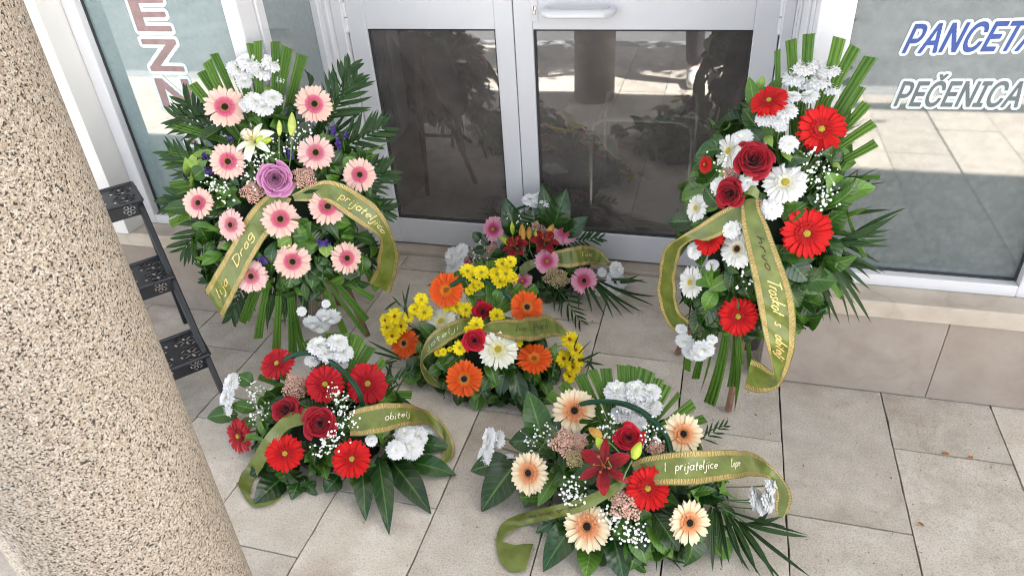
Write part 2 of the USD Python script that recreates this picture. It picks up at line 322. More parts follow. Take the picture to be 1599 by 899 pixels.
def stone(name, cols, fine=260.0, bump=0.6, rough=0.8, stain=(120, 88, 56), stain_amt=0.35, vein=0.3, pit=0.5):
    M(name, {
        'g': ('geometry', {}), 'oi': ('object_info', {}), 'rv': ('combine_xyz', {}), 'r9': ('math', {'math_type': 'multiply', 'value2': 37.0}),
        'off': ('mix', {'mix_type': 'add', 'fac': 1.0}),
        'big': ('noise_texture', {'scale': 2.6, 'detail': 5.0, 'roughness': 0.6}), 'mid': ('noise_texture', {'scale': 11.0, 'detail': 6.0, 'roughness': 0.65}),
        'fin': ('noise_texture', {'scale': fine, 'detail': 3.0, 'roughness': 0.7}), 'vw': ('noise_texture', {'scale': 2.3, 'detail': 4.0, 'distortion': 0.2}),
        'base': ('rgb_ramp', {'ramp': [(0.25, lin(*cols[0])), (0.5, lin(*cols[1])), (0.75, lin(*cols[2]))]}),
        'tone': ('math', {'math_type': 'multiply_add', 'value2': 0.28, 'value3': 0.86}),
        'sr': ('rgb_ramp', {'ramp': [(0.0, W3(0)), (0.52, W3(0)), (0.72, W3(stain_amt)), (1, W3(stain_amt))]}),
        'vr': ('rgb_ramp', {'ramp': [(0.0, W3(0)), (0.478, W3(0)), (0.497, W3(vein)), (0.516, W3(0)), (1, W3(0))]}),
        'pr': ('rgb_ramp', {'ramp': [(0.0, W3(pit)), (0.33, W3(pit)), (0.52, W3(0)), (1, W3(0))]}),
        'm1': ('mix', {'color2': lin(*stain)}), 'm2': ('mix', {'color2': lin(122, 104, 88)}), 'm3': ('mix', {'color2': lin(92, 80, 68)}),
        'hs': ('hsv', {'hue': 0.5, 'saturation': 1.0, 'fac': 1.0}),
        'b': ('bump', {'strength': bump, 'distance': 0.0022}),
        'p': ('principled_bsdf', {'roughness': rough, 'specular_ior_level': 0.3}),
    }, [('oi.random', 'r9.value1'), ('r9.value', 'rv.x'), ('r9.value', 'rv.y'), ('g.position', 'off.color1'), ('rv.vector', 'off.color2'),
        ('off.color', 'big.vector'), ('off.color', 'mid.vector'), ('g.position', 'fin.vector'), ('off.color', 'vw.vector'),
        ('mid.fac', 'base.fac'), ('big.fac', 'sr.fac'), ('vw.fac', 'vr.fac'), ('fin.fac', 'pr.fac'), ('base.color', 'm1.color1'), ('sr.color', 'm1.fac'), ('m1.color', 'm2.color1'), ('vr.color', 'm2.fac'),
        ('m2.color', 'm3.color1'), ('pr.color', 'm3.fac'), ('m3.color', 'hs.color'), ('oi.random', 'tone.value1'), ('tone.value', 'hs.value'), ('hs.color', 'p.base_color'),
        ('fin.fac', 'b.height'), ('b.normal', 'p.normal')])
stone('paving_stone', [(180, 170, 156), (196, 187, 174), (211, 204, 193)], fine=210.0, bump=1.0, pit=0.40, stain_amt=0.4, vein=0.15)
stone('plinth_stone', [(142, 131, 121), (152, 141, 131), (160, 150, 140)], fine=400.0, bump=0.05, rough=0.5, stain_amt=0.15, pit=0.06, vein=0.16)
stone('coping_stone', [(166, 154, 140), (178, 167, 153), (188, 178, 165)], fine=400.0, bump=0.08, rough=0.55, stain_amt=0.3, pit=0.08, vein=0.2)
plain('joint_dirt', lin(62, 54, 46), 0.95, bump=0.8, bscale=500, var=0.4, vscale=60)
plain('asphalt', W3(0.12), 0.9, bump=0.7, bscale=160, var=0.25, vscale=3)
plain('concrete', W3(0.3), 0.9, bump=0.5, bscale=90, var=0.15, vscale=3)
plain('white_paint', lin(206, 206, 208), 0.38, var=0.035, vscale=5, bump=0.02, bscale=60)
plain('white_render', lin(212, 210, 206), 0.85, var=0.03, vscale=4, bump=0.15, bscale=180)
plain('cream_render', lin(214, 208, 192), 0.85, var=0.05, vscale=4, bump=0.15, bscale=180)
plain('rubber_dark', lin(52, 52, 54), 0.7)
plain('seam_dark', lin(70, 68, 66), 0.8)
plain('steel', lin(190, 190, 186), 0.3, metallic=0.9)
plain('black_metal', lin(34, 36, 40), 0.42, metallic=0.25, bump=0.15, bscale=500)
plain('interior_dark', lin(74, 66, 60), 0.8, var=0.2, vscale=2)
plain('interior_floor', lin(112, 98, 88), 0.55, var=0.25, vscale=3)
plain('wood_leg', lin(112, 82, 62), 0.7, var=0.3, vscale=40)
plain('pot_black', lin(22, 22, 22), 0.5)
plain('dry_brown', lin(150, 96, 48), 0.8, var=0.4, vscale=120)
plain('letter_blue', lin(18, 58, 132), 0.35, var=0.12, vscale=30)
plain('letter_grey', lin(76, 88, 94), 0.35, var=0.18, vscale=30)
plain('letter_brown', lin(132, 106, 106), 0.4, var=0.2, vscale=30)
plain('letter_outline', lin(196, 208, 208), 0.35, var=0.12, vscale=25)
def film_glass(name, c1, c2, ior=2.05, rough=0.03):
    """pane with a translucent film behind it: matt tint under a clear reflecting face, lightly smeared."""
    M(name, {
        'g': ('geometry', {}), 'n': ('noise_texture', {'scale': 3.0, 'detail': 6.0, 'roughness': 0.65}), 'n2': ('noise_texture', {'scale': 60.0, 'detail': 4.0}),
        'r': ('rgb_ramp', {'ramp': [(0.3, c1), (0.7, c2)]}), 'rr': ('rgb_ramp', {'ramp': [(0.35, W3(0.0)), (0.75, W3(0.07))]}), 'sc': ('mix', {'color2': lin(205, 205, 198)}),
        'd': ('diffuse_bsdf', {}), 's': ('glossy_bsdf', {'color': W3(1), 'roughness': rough}), 'f': ('fresnel', {'IOR': ior}), 'mx': ('mix_closure', {}),
    }, [('g.position', 'n.vector'), ('g.position', 'n2.vector'), ('n.fac', 'r.fac'), ('n2.fac', 'rr.fac'), ('rr.color', 'sc.fac'), ('r.color', 'sc.color1'), ('sc.color', 'd.color'), ('f.fac', 'mx.fac'),
        ('d.BSDF', 'mx.closure1'), ('s.BSDF', 'mx.closure2')], surface='mx.closure')
film_glass('film_grey', lin(74, 84, 86), lin(86, 96, 98))
film_glass('film_green', lin(92, 114, 116), lin(120, 138, 138))
film_glass('film_side', lin(110, 122, 122), lin(130, 140, 140))
M('door_glass', {
    'g': ('geometry', {}), 'n': ('noise_texture', {'scale': 5.0, 'detail': 7.0, 'roughness': 0.7}), 'r': ('rgb_ramp', {'ramp': [(0.3, W3(0.05)), (0.8, W3(0.20))]}),
    't': ('transparent_bsdf', {'color': (0.60, 0.64, 0.67)}), 'd': ('diffuse_bsdf', {'color': lin(176, 164, 156)}), 's': ('glossy_bsdf', {'color': W3(1), 'roughness': 0.015}),
    'f': ('fresnel', {'IOR': 2.1}), 'm1': ('mix_closure', {}), 'm2': ('mix_closure', {}),
}, [('g.position', 'n.vector'), ('n.fac', 'r.fac'), ('r.color', 'm1.fac'), ('t.BSDF', 'm1.closure1'), ('d.BSDF', 'm1.closure2'), ('f.fac', 'm2.fac'), ('m1.closure', 'm2.closure1'), ('s.BSDF', 'm2.closure2')], surface='m2.closure')
# ================================================================== setting
YD, YW, YP = 2.495, 1.98, 1.872          # door plane, window plane, plinth front
rng = np.random.default_rng(7)
obj('ground', box((-60, -80, -0.30), (60, -7.6, -0.165)), 'concrete', label='pale concrete ground across the street', cat='ground', kind='structure')
obj('road', box((-60, -7.6, -0.30), (60, -0.95, -0.13)), 'asphalt', label='grey asphalt street in front of the arcade', cat='road', kind='structure')
obj('kerb', box((-40, -0.95, -0.30), (40, -0.78, 0.0), 0.012), 'concrete', label='stone kerb along the edge of the pavement', cat='kerb', kind='structure')
pv = thing('paving', 'pale bush-hammered stone slabs laid before the shop door', 'paving', kind='structure')
obj('joint_bed', box((-14, -0.78, -0.2), (14, 2.44, -0.012)), 'joint_dirt', pv)
joints = {-1.83: [1.68, 1.08, .48], -1.53: [2.05, 1.34, .74], -1.23: [2.315, 1.70, .934, .40], -.93: [1.98, 1.16, .56], -.63: [2.08, 1.56, .93, .33], -.33: [1.911, 1.31, .71],
          -.02: [2.2, 1.604, 1.0, .40], .28: [1.343, .743], .58: [1.643, 1.05, .45], .88: [1.35, .75]}
def wob(lo, hi):
    """one slab: chamfered and a hair out of level"""
    q = []
    for (xa, ya), (xb, yb) in (((lo[0], lo[1]), (hi[0], lo[1])), ((hi[0], lo[1]), (hi[0], hi[1])), ((hi[0], hi[1]), (lo[0], hi[1])), ((lo[0], hi[1]), (lo[0], lo[1]))):
        k = max(4, int(math.hypot(xb - xa, yb - ya) / .035)); nx, ny = -(yb - ya), xb - xa; L = math.hypot(nx, ny)
        for i in range(k):
            j = abs(rng.normal()) * .0007 + (.0025 if rng.random() < .04 else 0) if i else .0008
            q.append((xa + (xb - xa) * i / k + nx / L * j, ya + (yb - ya) * i / k + ny / L * j))
    m = trimesh.creation.extrude_polygon(shapely.Polygon(q), hi[2] - lo[2], engine='earcut'); m.apply_translation((0, 0, lo[2])); z = rng.uniform(-0.0012, 0.0012); m.apply_translation((0, 0, z)); return m
far = []
for k in range(-40, 42):
    x0 = round(-0.02 + 0.302 * k, 3) if not (-6 <= k <= 3) else sorted(joints)[k + 6]
    x1 = x0 + (0.302 if not (-6 <= k < 3) else sorted(joints)[k + 7] - x0) 
    near = -6 <= k <= 3
    ys = sorted(joints[sorted(joints)[k + 6]]) if near else [v + 0.3 * (k % 3) for v in (0.1, 0.7, 1.3)]
    ys = [-0.78] + [y for y in ([ys[0] - 0.6] if ys[0] > 0 else []) + list(ys)] + [2.43]
    for a, b in zip(ys[:-1], ys[1:]):
        if b - a < 0.03: continue
        m = wob((x0 + 0.0017, a + 0.0017, -0.06), (x1 - 0.0017, b - 0.0017, 0.0))
        if near: obj('paving_slab', m, 'paving_stone', pv)
        else: far.append(m)
obj('paving_slab_field', cat(far), 'paving_stone', pv, kind='stuff')

# plinths left and right of the doors
def plinth(x0, x1, joints_x, label):
    t = thing('stone_plinth', label, 'plinth', 'stone plinths under the shop windows', loc=(0, 0, 0))
    obj('core', box((x0 + .012, YP + 0.03, -0.1), (x1 - .012, 2.43, 0.283)), 'joint_dirt', t)
    xs = [x0] + joints_x + [x1]
    for a, b in zip(xs[:-1], xs[1:]):
        obj('cladding_tile', box((a + 0.001, YP + 0.006, 0.004), (b - 0.001, YP + 0.028, 0.284), 0.0015), 'plinth_stone', t)
    e = x1 if x1 < 0 else x0; s = 1 if x1 < 0 else -1
    obj('cladding_tile', box((e - s * 0.011, YP + 0.03, 0.004), (e, 2.428, 0.284)), 'plinth_stone', t)
    xs = [x0] + [j + 0.21 for j in joints_x] + [x1]
    for a, b in zip(xs[:-1], xs[1:]):
        obj('coping_slab', box((a + 0.0007 - (0.012 if a == x0 and x0 > 0 else 0), YP - 0.006, 0.286), (b - 0.0007 + (0.012 if b == x1 and x1 < 0 else 0), 2.43, 0.342), 0.006), 'coping_stone', t)
    return t
plinth(0.215, 4.6, [0.703, 1.303, 1.903, 2.503, 3.103], 'beige stone plinth under the lettered blue and grey window')
plinth(-5.0, -1.425, [-3.8, -3.2, -2.6, -2.0], 'beige stone plinth under the brown lettered window, behind the step shelf')
obj('door_step', box((-1.425, 2.425, -0.05), (0.218, 2.72, 0.019), 0.004), 'coping_stone', label='low worn stone threshold under the white double doors', cat='door step')

# the building: wall, pier, canopy, room behind the glass
bd = thing('shop_building', 'white rendered shop front around the glazed doors and the lettered windows', 'building')
obj('wall', box((-5, 1.90, 2.36), (5, 2.30, 6.5)), 'white_render', bd)
obj('pier', box((-3.4, 1.862, 0.343), (-2.088, 2.2, 2.358)), 'white_render', bd)
obj('pier', box((3.3, 1.862, 0.343), (5.0, 2.2, 2.358)), 'white_render', bd)
obj('pier', box((-6.5, 1.862, 0.0), (-5.002, 2.3, 6.5)), 'white_render', bd)
obj('pier', box((5.002, 1.862, 0.0), (9.5, 2.3, 6.5)), 'white_render', bd)
obj('canopy', box((-6.5, 0.14, 5.0), (6.5, 1.898, 5.25)), 'white_render', bd)
obj('ceiling', box((-1.44, 2.302, 2.362), (0.25, 2.56, 2.5)), 'white_render', bd)
obj('interior_floor', box((-5, 2.722, -0.1), (5, 7, 0.012)), 'interior_floor', bd)
obj('interior_wall', box((-5, 7.002, -0.1), (5, 7.2, 3.2)), 'interior_dark', bd)
obj('interior_wall', box((-5.2, 2.302, -0.1), (-5.004, 7, 3.2)), 'interior_dark', bd)
obj('interior_wall', box((5.004, 2.302, -0.1), (5.2, 7, 3.2)), 'interior_dark', bd)
obj('interior_ceiling', box((-5, 2.564, 3.0), (5, 7, 3.2)), 'interior_dark', bd)
obj('interior_wall', box((-5.0, 2.10, 0.36), (-1.62, 2.13, 2.355)), 'interior_dark', bd)
obj('interior_wall', box((0.42, 2.10, 0.36), (5.0, 2.13, 2.355)), 'interior_dark', bd)

def frame_bars(t, x0, x1, z0, z1, y0, y1, w, bottom, mat='white_paint'):
    obj('frame_stile', box((x0, y0, z0), (x0 + w, y1, z1), 0.003), mat, t)
    obj('frame_stile', box((x1 - w, y0, z0), (x1, y1, z1), 0.003), mat, t)
    obj('frame_rail', box((x0 + w + .0006, y0, z0), (x1 - w - .0006, y1, z0 + bottom), 0.003), mat, t)
    obj('frame_rail', box((x0 + w + .0006, y0, z1 - w), (x1 - w - .0006, y1, z1), 0.003), mat, t)
def gasket(t, x0, x1, z0, z1, y, w=0.005):
    ms = [box((x0, y, z0), (x0 + w, y + 0.012, z1)), box((x1 - w, y, z0), (x1, y + 0.012, z1)), box((x0 + w, y, z0), (x1 - w, y + 0.012, z0 + w)), box((x0 + w, y, z1 - w), (x1 - w, y + 0.012, z1))]
    obj('gasket', cat(ms), 'rubber_dark', t)
# lettering as flat shapes
def outline(text, h, bold=True):
    m = meshkit.text_mesh(text, h, 0.002, bold)
    v, f = np.array(m.vertices), np.array(m.faces)
    top = [shapely.Polygon(v[t][:, :2]) for t in f if (v[t][:, 2] > 0.001).all()]
    return shapely.union_all([p.buffer(1e-5) for p in top if p.area > 0])
def flat(shape, at, y, thick, mat, name, t, label=None):
    ms = [trimesh.creation.extrude_polygon(g, thick, engine='earcut') for g in getattr(shape, 'geoms', [shape]) if g.area > 1e-7]
    m = cat(ms); v = np.array(m.vertices)
    w = np.stack([at[0] + v[:, 0], np.full(len(v), y) - v[:, 2], at[1] + v[:, 1]], 1)
    obj(name, (w, np.array(m.faces)[:, ::-1]), mat, t, label=label)
def sign_line(t, text, x0, x1, z0, h, shear, slope, border, mat, label):
    s = outline(text, h); bx = s.bounds
    s = affinity.translate(s, -bx[0], 0); s = affinity.scale(s, (x1 - x0) / (bx[2] - bx[0]), h / (outline('E', h).bounds[3]), origin=(0, 0))
    s = affinity.affine_transform(s, [1, shear, slope, 1, 0, 0])
    o = s.buffer(border, join_style=2, mitre_limit=1.6).simplify(0.0006).buffer(0)
    flat(o, (x0, z0), YW + 0.0115, 0.0006, 'letter_outline', 'lettering_border', t)
    for g in getattr(s, 'geoms', [s]): flat(g, (x0, z0), YW + 0.0107, 0.0006, mat, 'letter', t)

# right window
rw = thing('shop_window', 'large white framed window lettered PANCETA in blue and PEČENICA in grey', 'shop window')
frame_bars(rw, 0.225, 0.950, 0.343, 2.355, 1.955, 2.04, 0.082, 0.036)
gasket(rw, 0.307, 0.868, 0.379, 2.273, YW + 0.004)
obj('pane', box((0.311, YW + 0.012, 0.383), (0.864, YW + 0.018, 2.27)), 'film_grey', rw)
sign_line(rw, 'PANCETA', 0.437, 0.724, 1.009, 0.069, 0.22, 0.035, 0.0068, 'letter_blue', 'PANCETA in bold blue italic capitals')
sign_line(rw, 'PEČENICA', 0.447, 0.728, 0.873, 0.064, 0.16, 0.022, 0.0068, 'letter_grey', 'PEČENICA in bold grey italic capitals')
# a second window further right, wholly past the frame edge
rw2 = thing('shop_window', 'plain white framed window right of the lettered one', 'shop window')
frame_bars(rw2, 0.9515, 3.29, 0.343, 2.355, 1.955, 2.04, 0.082, 0.036)
obj('pane', box((1.034, YW + 0.012, 0.380), (3.207, YW + 0.018, 2.273)), 'film_grey', rw2)
# left window
lw = thing('shop_window', 'tall white framed window with stacked brown letters behind the peach gerbera spray', 'shop window')
frame_bars(lw, -2.086, -1.428, 0.343, 2.355, 1.955, 2.04, 0.052, 0.036)
gasket(lw, -2.034, -1.480, 0.379, 2.303, YW + 0.004)
obj('pane', box((-2.030, YW + 0.012, 0.383), (-1.484, YW + 0.018, 2.299)), 'film_green', lw)
for ch, z0 in (('E', 1.055), ('Z', 0.925), ('N', 0.795), ('I', 0.665)):
    s = outline(ch, 0.105); b = s.bounds; wd = 0.135 if ch != 'I' else 0.05
    s = affinity.scale(affinity.translate(s, -b[0], 0), wd / (b[2] - b[0]), 0.105 / (b[3] - b[1]), origin=(0, 0))
    x0 = -1.853 + (0.045 if ch == 'I' else 0)
    flat(s.buffer(0.012, join_style=2).simplify(0.0006), (x0, z0), YW + 0.0115, 0.0006, 'letter_outline', 'lettering_border', lw)
    flat(s, (x0, z0), YW + 0.0107, 0.0006, 'letter_brown', 'letter', lw)
# side light in the recess, at right angles to the window
sl = thing('frosted_window', 'narrow frosted side pane between the lettered window and the doors', 'window')
obj('frame_stile', box((-1.47, 2.042, 0.343), (-1.42, 2.085, 2.36), 0.003), 'white_paint', sl)
obj('frame_stile', box((-1.47, 2.405, 0.343), (-1.42, 2.44, 2.36), 0.003), 'white_paint', sl)
obj('frame_rail', box((-1.47, 2.0856, 0.343), (-1.42, 2.4044, 0.385), 0.003), 'white_paint', sl)
obj('frame_rail', box((-1.47, 2.0856, 2.30), (-1.42, 2.4044, 2.36), 0.003), 'white_paint', sl)
obj('pane', box((-1.452, 2.086, 0.386), (-1.446, 2.404, 2.299)), 'film_side', sl)
sr = thing('recess_panel', 'white side panel of the door recess beside the red and white spray', 'panel')
obj('panel_board', box((0.2205, 2.042, 0.343), (0.27, 2.43, 2.36), 0.002), 'white_paint', sr)
obj('panel_trim', box((0.214, 2.10, 0.343), (0.2200, 2.16, 2.36), 0.001), 'white_paint', sr)
obj('panel_trim', box((0.214, 2.33, 0.343), (0.2200, 2.37, 2.36), 0.001), 'white_paint', sr)
# door frame and leaves
df = thing('door_frame', 'white door frame round the double doors', 'door frame')
obj('jamb', box((-1.472, 2.442, 0.02), (-1.405, 2.56, 2.36), 0.003), 'white_paint', df)
obj('jamb', box((-1.4045, 2.468, 0.02), (-1.362, 2.56, 2.36), 0.003), 'white_paint', df)
obj('jamb', box((0.178, 2.468, 0.02), (0.2145, 2.56, 2.36), 0.003), 'white_paint', df)
obj('jamb', box((0.215, 2.442, 0.02), (0.27, 2.56, 2.36), 0.003), 'white_paint', df)
obj('head', box((-1.361, 2.468, 2.26), (0.177, 2.56, 2.36), 0.003), 'white_paint', df)
def leaf_door(x0, x1, g0, g1, label):
    t = thing('door_leaf', label, 'door')
    y0, y1 = YD - 0.004, YD + 0.046
    obj('stile', box((x0, y0, 0.026), (g0, y1, 2.255), 0.002), 'white_paint', t)
    obj('stile', box((g1, y0, 0.026), (x1, y1, 2.255), 0.002), 'white_paint', t)
    obj('rail', box((g0 + .0006, y0 + .0008, 0.026), (g1 - .0006, y1, 0.143), 0.002), 'white_paint', t)
    obj('rail', box((g0 + .0006, y0 + .0008, 0.939), (g1 - .0006, y1, 1.12), 0.002), 'white_paint', t)
    obj('rail', box((g0 + .0006, y0 + .0008, 2.16), (g1 - .0006, y1, 2.255), 0.002), 'white_paint', t)
    for z0, z1 in ((0.144, 0.938), (1.121, 2.159)):
        gasket(t, g0 + .0002, g1 - .0002, z0, z1, y0 + 0.010, 0.006)
        obj('pane', box((g0 + .002, y0 + 0.019, z0 + .002), (g1 - .002, y0 + 0.025, z1 - .002)), 'door_glass', t)
    return t
d1 = leaf_door(-1.358, -0.7145, -1.284, -0.782, 'narrower left leaf of the white glazed double doors')
d2 = leaf_door(-0.7105, 0.174, -0.643, 0.096, 'wider right leaf of the white glazed double doors, with the tubular handle')
obj('rebate_strip', box((-0.7135, YD + 0.01, 0.026), (-0.7115, YD + 0.04, 2.25)), 'seam_dark', d1)
hz = 1.004
hp = [(-0.592, YD - 0.004, hz), (-0.592, YD - 0.03, hz), (-0.588, YD - 0.048, hz), (-0.574, YD - 0.060, hz), (-0.55, YD - 0.064, hz)]
hp = hp + [(-0.956 - x, y, z) for x, y, z in hp[::-1]]
obj('handle', tube(spline(hp, 40), 0.0145, 14), 'white_paint', d2, smooth=50)
obj('lock_plate', box((-0.648, YD - 0.0065, 0.965), (-0.622, YD - 0.0045, 1.04), 0.0008), 'white_paint', d2)
lk = trimesh.creation.cylinder(0.0085, 0.004, sections=20); lk.apply_transform(trimesh.transformations.rotation_matrix(np.pi / 2, (1, 0, 0))); lk.apply_translation((-0.635, YD - 0.0085, 1.012))
lk2 = box((-0.640, YD - 0.0105, 0.990), (-0.630, YD - 0.0066, 1.006), 0.001)
obj('lock_cylinder', cat([lk, lk2]), 'steel', d2); obj('keyhole', box((-0.6362, YD - 0.0113, 1.006), (-0.6338, YD - 0.0106, 1.018)), 'pot_black', d2)
for z in (0.955, 2.0, 0.22):
    hm = [trimesh.creation.cylinder(0.0085, 0.052, sections=16), trimesh.creation.cylinder(0.0085, 0.052, sections=16)]
    hm[0].apply_translation((0.176, YD - 0.010, z)); hm[1].apply_translation((0.176, YD - 0.010, z + 0.055))
    obj('hinge', cat(hm), 'white_paint', d2, smooth=40)
    h3 = [trimesh.creation.cylinder(0.0085, 0.052, sections=16), trimesh.creation.cylinder(0.0085, 0.052, sections=16)]
    h3[0].apply_translation((-1.360, YD - 0.010, z)); h3[1].apply_translation((-1.360, YD - 0.010, z + 0.055))
    obj('hinge', cat(h3), 'white_paint', d1, smooth=40)
# things seen dimly inside
rk = thing('tube_rack', 'thin tubular metal rack standing inside behind the right door pane', 'rack')
loop = [(-0.50, 2.86, 0.03), (-0.50, 2.86, 0.42), (-0.47, 2.86, 0.47), (-0.42, 2.86, 0.485), (-0.16, 2.86, 0.485), (-0.11, 2.86, 0.47), (-0.08, 2.86, 0.42), (-0.08, 2.86, 0.03)]
obj('loop', tube(spline(loop, 50), 0.009, 8), 'steel', rk, smooth=True)
obj('loop', tube(spline([(x, y + 0.4, z) for x, y, z in loop], 50), 0.009, 8), 'steel', rk, smooth=True)
for x in (-0.47, -0.11): obj('cross_rail', tube([(x, 2.86, 0.47), (x, 3.26, 0.47)], 0.007, 8), 'steel', rk, smooth=True)

# granite column in the left foreground
co = thing('granite_column', 'polished speckled granite column in the left foreground', 'column', loc=(-0.767, 0.485, 0))
cyl = trimesh.creation.cylinder(0.131, 4.998, sections=128); cyl.apply_translation((-0.767, 0.485, 2.501)); cyl.vertices[:, :2] += (cyl.vertices[:, 2:] - 0.85) * (0.010, 0.012)
obj('shaft', cyl, 'granite', co, smooth=40)
# far column of the arcade, outside the frame

# black perforated step shelf
sf = thing('step_shelf', 'black metal three-step shelf with pierced treads behind the granite column', 'shelf')
dv = unit((-0.77, 0.64, 0)); wv = unit((-0.64, -0.77, 0)); zv = np.array([0, 0, 1.0])
def slot(cx, cy, a, l, w):
    c, s = math.cos(a), math.sin(a)
    return shapely.LineString([(cx - c * l / 2, cy - s * l / 2), (cx + c * l / 2, cy + s * l / 2)]).buffer(w / 2, quad_segs=3)
def flower_slots(cx, cy, r):
    out = []
    for k in range(6):
        a = k * np.pi / 3 + 0.3
        out.append(slot(cx + 0.42 * r * math.cos(a), cy + 0.42 * r * math.sin(a), a, 0.42 * r, 0.21 * r))
        a2 = a + np.pi / 6
        out.append(slot(cx + 0.82 * r * math.cos(a2), cy + 0.82 * r * math.sin(a2), a2 + np.pi / 2, 0.34 * r, 0.20 * r))
    return out
def plate(shape, thick, O, ax, ay, az):
    ms = [trimesh.creation.extrude_polygon(g, thick, engine='earcut') for g in getattr(shape, 'geoms', [shape])]
    m = cat(ms); v = np.array(m.vertices)
    return O + v[:, :1] * ax + v[:, 1:2] * ay + v[:, 2:3] * az, np.array(m.faces)
SW = 0.36
for z, (fx, fy) in ((0.2, (-1.474, 1.426)), (0.4, (-1.624, 1.546)), (0.6, (-1.768, 1.675))):
    O = np.array([fx, fy, z]); D = 0.175
    top = shapely.box(0, 0, SW, D)
    holes = [h for i in range(4) for j in range(2) for h in flower_slots(0.045 + 0.09 * i, 0.048 + 0.080 * j, 0.039)]
    v, f = plate(top.difference(shapely.union_all(holes)), 0.004, O - zv * 0.004, wv, dv, zv)
    tr = obj('tread', (v, f), 'black_metal', sf)
    rim = []
    for a, b in (((0, 0), (SW, 0)), ((0, D), (SW, D)), ((0, 0), (0, D)), ((SW, 0), (SW, D))):
        rim.append(tube([O + wv * a[0] + dv * a[1] + zv * 0.0, O + wv * b[0] + dv * b[1]], 0.006, 6))
    obj('rim', cat(rim), 'black_metal', tr)
    ap = shapely.box(0.004, -0.052, SW - 0.004, -0.002).difference(shapely.union_all([h for i in range(4) for h in flower_slots(0.045 + 0.09 * i, -0.027, 0.021)]))
    obj('apron', plate(ap, 0.003, O + dv * 0.012, wv, zv, dv), 'black_metal', sf)
for s in (0.0, SW):
    for off in (0.0, 0.035):
        a = np.array([-1.474, 1.426, 0.2]) + wv * s; b = np.array([-1.768, 1.675, 0.6]) + wv * s
        d = unit(b - a); q0 = a - d * (0.2 - off * 0.4) / d[2] + dv * (0.03 + off * 1.6); q0[2] = 0.0; q1 = b + dv * (0.03 + off * 1.6) - zv * 0.012
        if off: q0 = q0 + (q1 - q0) * 0.28
        R = np.stack([wv, unit(np.cross(unit(q1 - q0), wv)), unit(q1 - q0)], 1)
        L = np.linalg.norm(q1 - q0); bx = box((-0.009, -0.011, 0), (0.009, 0.011, L), 0.003)
        obj('leg' if not off else 'brace', (np.array(bx.vertices) @ R.T + q0 + wv * (0.008 if s == 0 else -0.008), np.array(bx.faces)), 'black_metal', sf)
    r0 = np.array([-1.768, 1.675, 0.59]) + wv * s + dv * 0.165; r1 = r0.copy(); r1[2] = 0; r1 = r1 + dv * 0.02
    obj('leg', tube([r1, r0], 0.010, 6), 'black_metal', sf)
for z, (fx, fy) in ((0.2, (-1.474, 1.426)), (0.4, (-1.624, 1.546))):
    O = np.array([fx, fy, z - 0.006]) + dv * 0.165
    obj('cross_bar', tube([O, O + wv * SW], 0.006, 6), 'black_metal', sf)

# small litter on the slabs
def dry_leaf(px, py, L, a, label):
    p = hit(px, py, 2, 0.004); s = np.linspace(0, 1, 7)[:, None]; w = np.linspace(-1, 1, 5)[None]
    x = (s - 0.5) * L + 0 * w; y = w * 0.28 * L * np.sin(np.pi * np.clip(s, 0.03, 0.97)); zz = 0.10 * L * (w**2) + 0.05 * L * np.sin(5 * s)
    c, n = math.cos(a), math.sin(a)
    v, f, uv = patch(np.stack([c * x - n * y + p[0], n * x + c * y + p[1], zz + 0.004 + 0.02 * L + 0 * x], -1))
    tag(obj('dry_leaf', (v, f), 'dry_brown', smooth=True, uv=uv), label, 'leaf')
dry_leaf(1476, 708, 0.022, 0.2, 'curled brown dry leaf on the slab joint, left one of two')
dry_leaf(1515, 714, 0.020, 0.5, 'small reddish dry leaf on the slab joint, right one of two')
dry_leaf(1438, 818, 0.016, -0.6, 'tiny dry leaf lying near the bottom right of the paving')
dry_leaf(925, 502, 0.013, 1.2, 'dark dry scrap between the yellow basket and the pink basket')
dry_leaf(1180, 648, 0.011, -0.5, 'tiny brown twig scrap on the slab under the red and white spray')


# grit and crumbs on the slabs
gg = np.random.default_rng(9); n = 420
gp = np.stack([gg.uniform(-1.5, 1.1, n), gg.uniform(.8, 1.86, n), np.full(n, .0016)], 1)
obj('grit', balls(gp, gg.uniform(.0007, .0022, n), gg, ICO0, .8), 'dry_brown', label='grit and crumbs scattered over the paving', cat='grit', kind='stuff')

# street tree at the kerb, right of the frame (seen through its shade and its mirror image)
tr = thing('street_tree', 'small leafy street tree at the kerb right of the frame', 'tree', loc=(2.35, -0.64, 0))
obj('trunk', tube(spline([(2.35, -0.64, -0.1), (2.32, -0.62, 1.2), (2.37, -0.66, 2.4), (2.2, -0.6, 3.7)], 14), np.linspace(0.085, 0.035, 14), 10), 'wood_leg', tr, smooth=True)
tg = np.random.default_rng(3); N = 7000
cl = np.stack([tg.uniform(.6, 3.2, 34), tg.normal(-.62, .17, 34), tg.normal(3.7, .22, 34)], 1)
for b in cl[::4]: obj('limb', tube(spline([(2.28, -0.62, 2.9), (np.array((2.28, -0.62, 2.9)) + b) / 2 + (0, 0, .08), b], 7), np.linspace(.025, .008, 7), 6), 'wood_leg', tr, smooth=True)
c = cl[tg.integers(0, 34, N)] + tg.normal(size=(N, 3)) * (.16, .10, .13)
n1 = tg.normal(size=(N, 3)); n1 /= np.linalg.norm(n1, axis=1, keepdims=True); n2 = np.cross(n1, tg.normal(size=(N, 3))); n2 /= np.linalg.norm(n2, axis=1, keepdims=True)
v = np.stack([c - n1 * 0.05, c + n2 * 0.026, c + n1 * 0.05, c - n2 * 0.026], 1).reshape(-1, 3); k = np.arange(N)[:, None] * 4
obj('crown', (v, np.vstack([k + [0, 1, 2], k + [0, 2, 3]])), 'leaf_mid', tr)
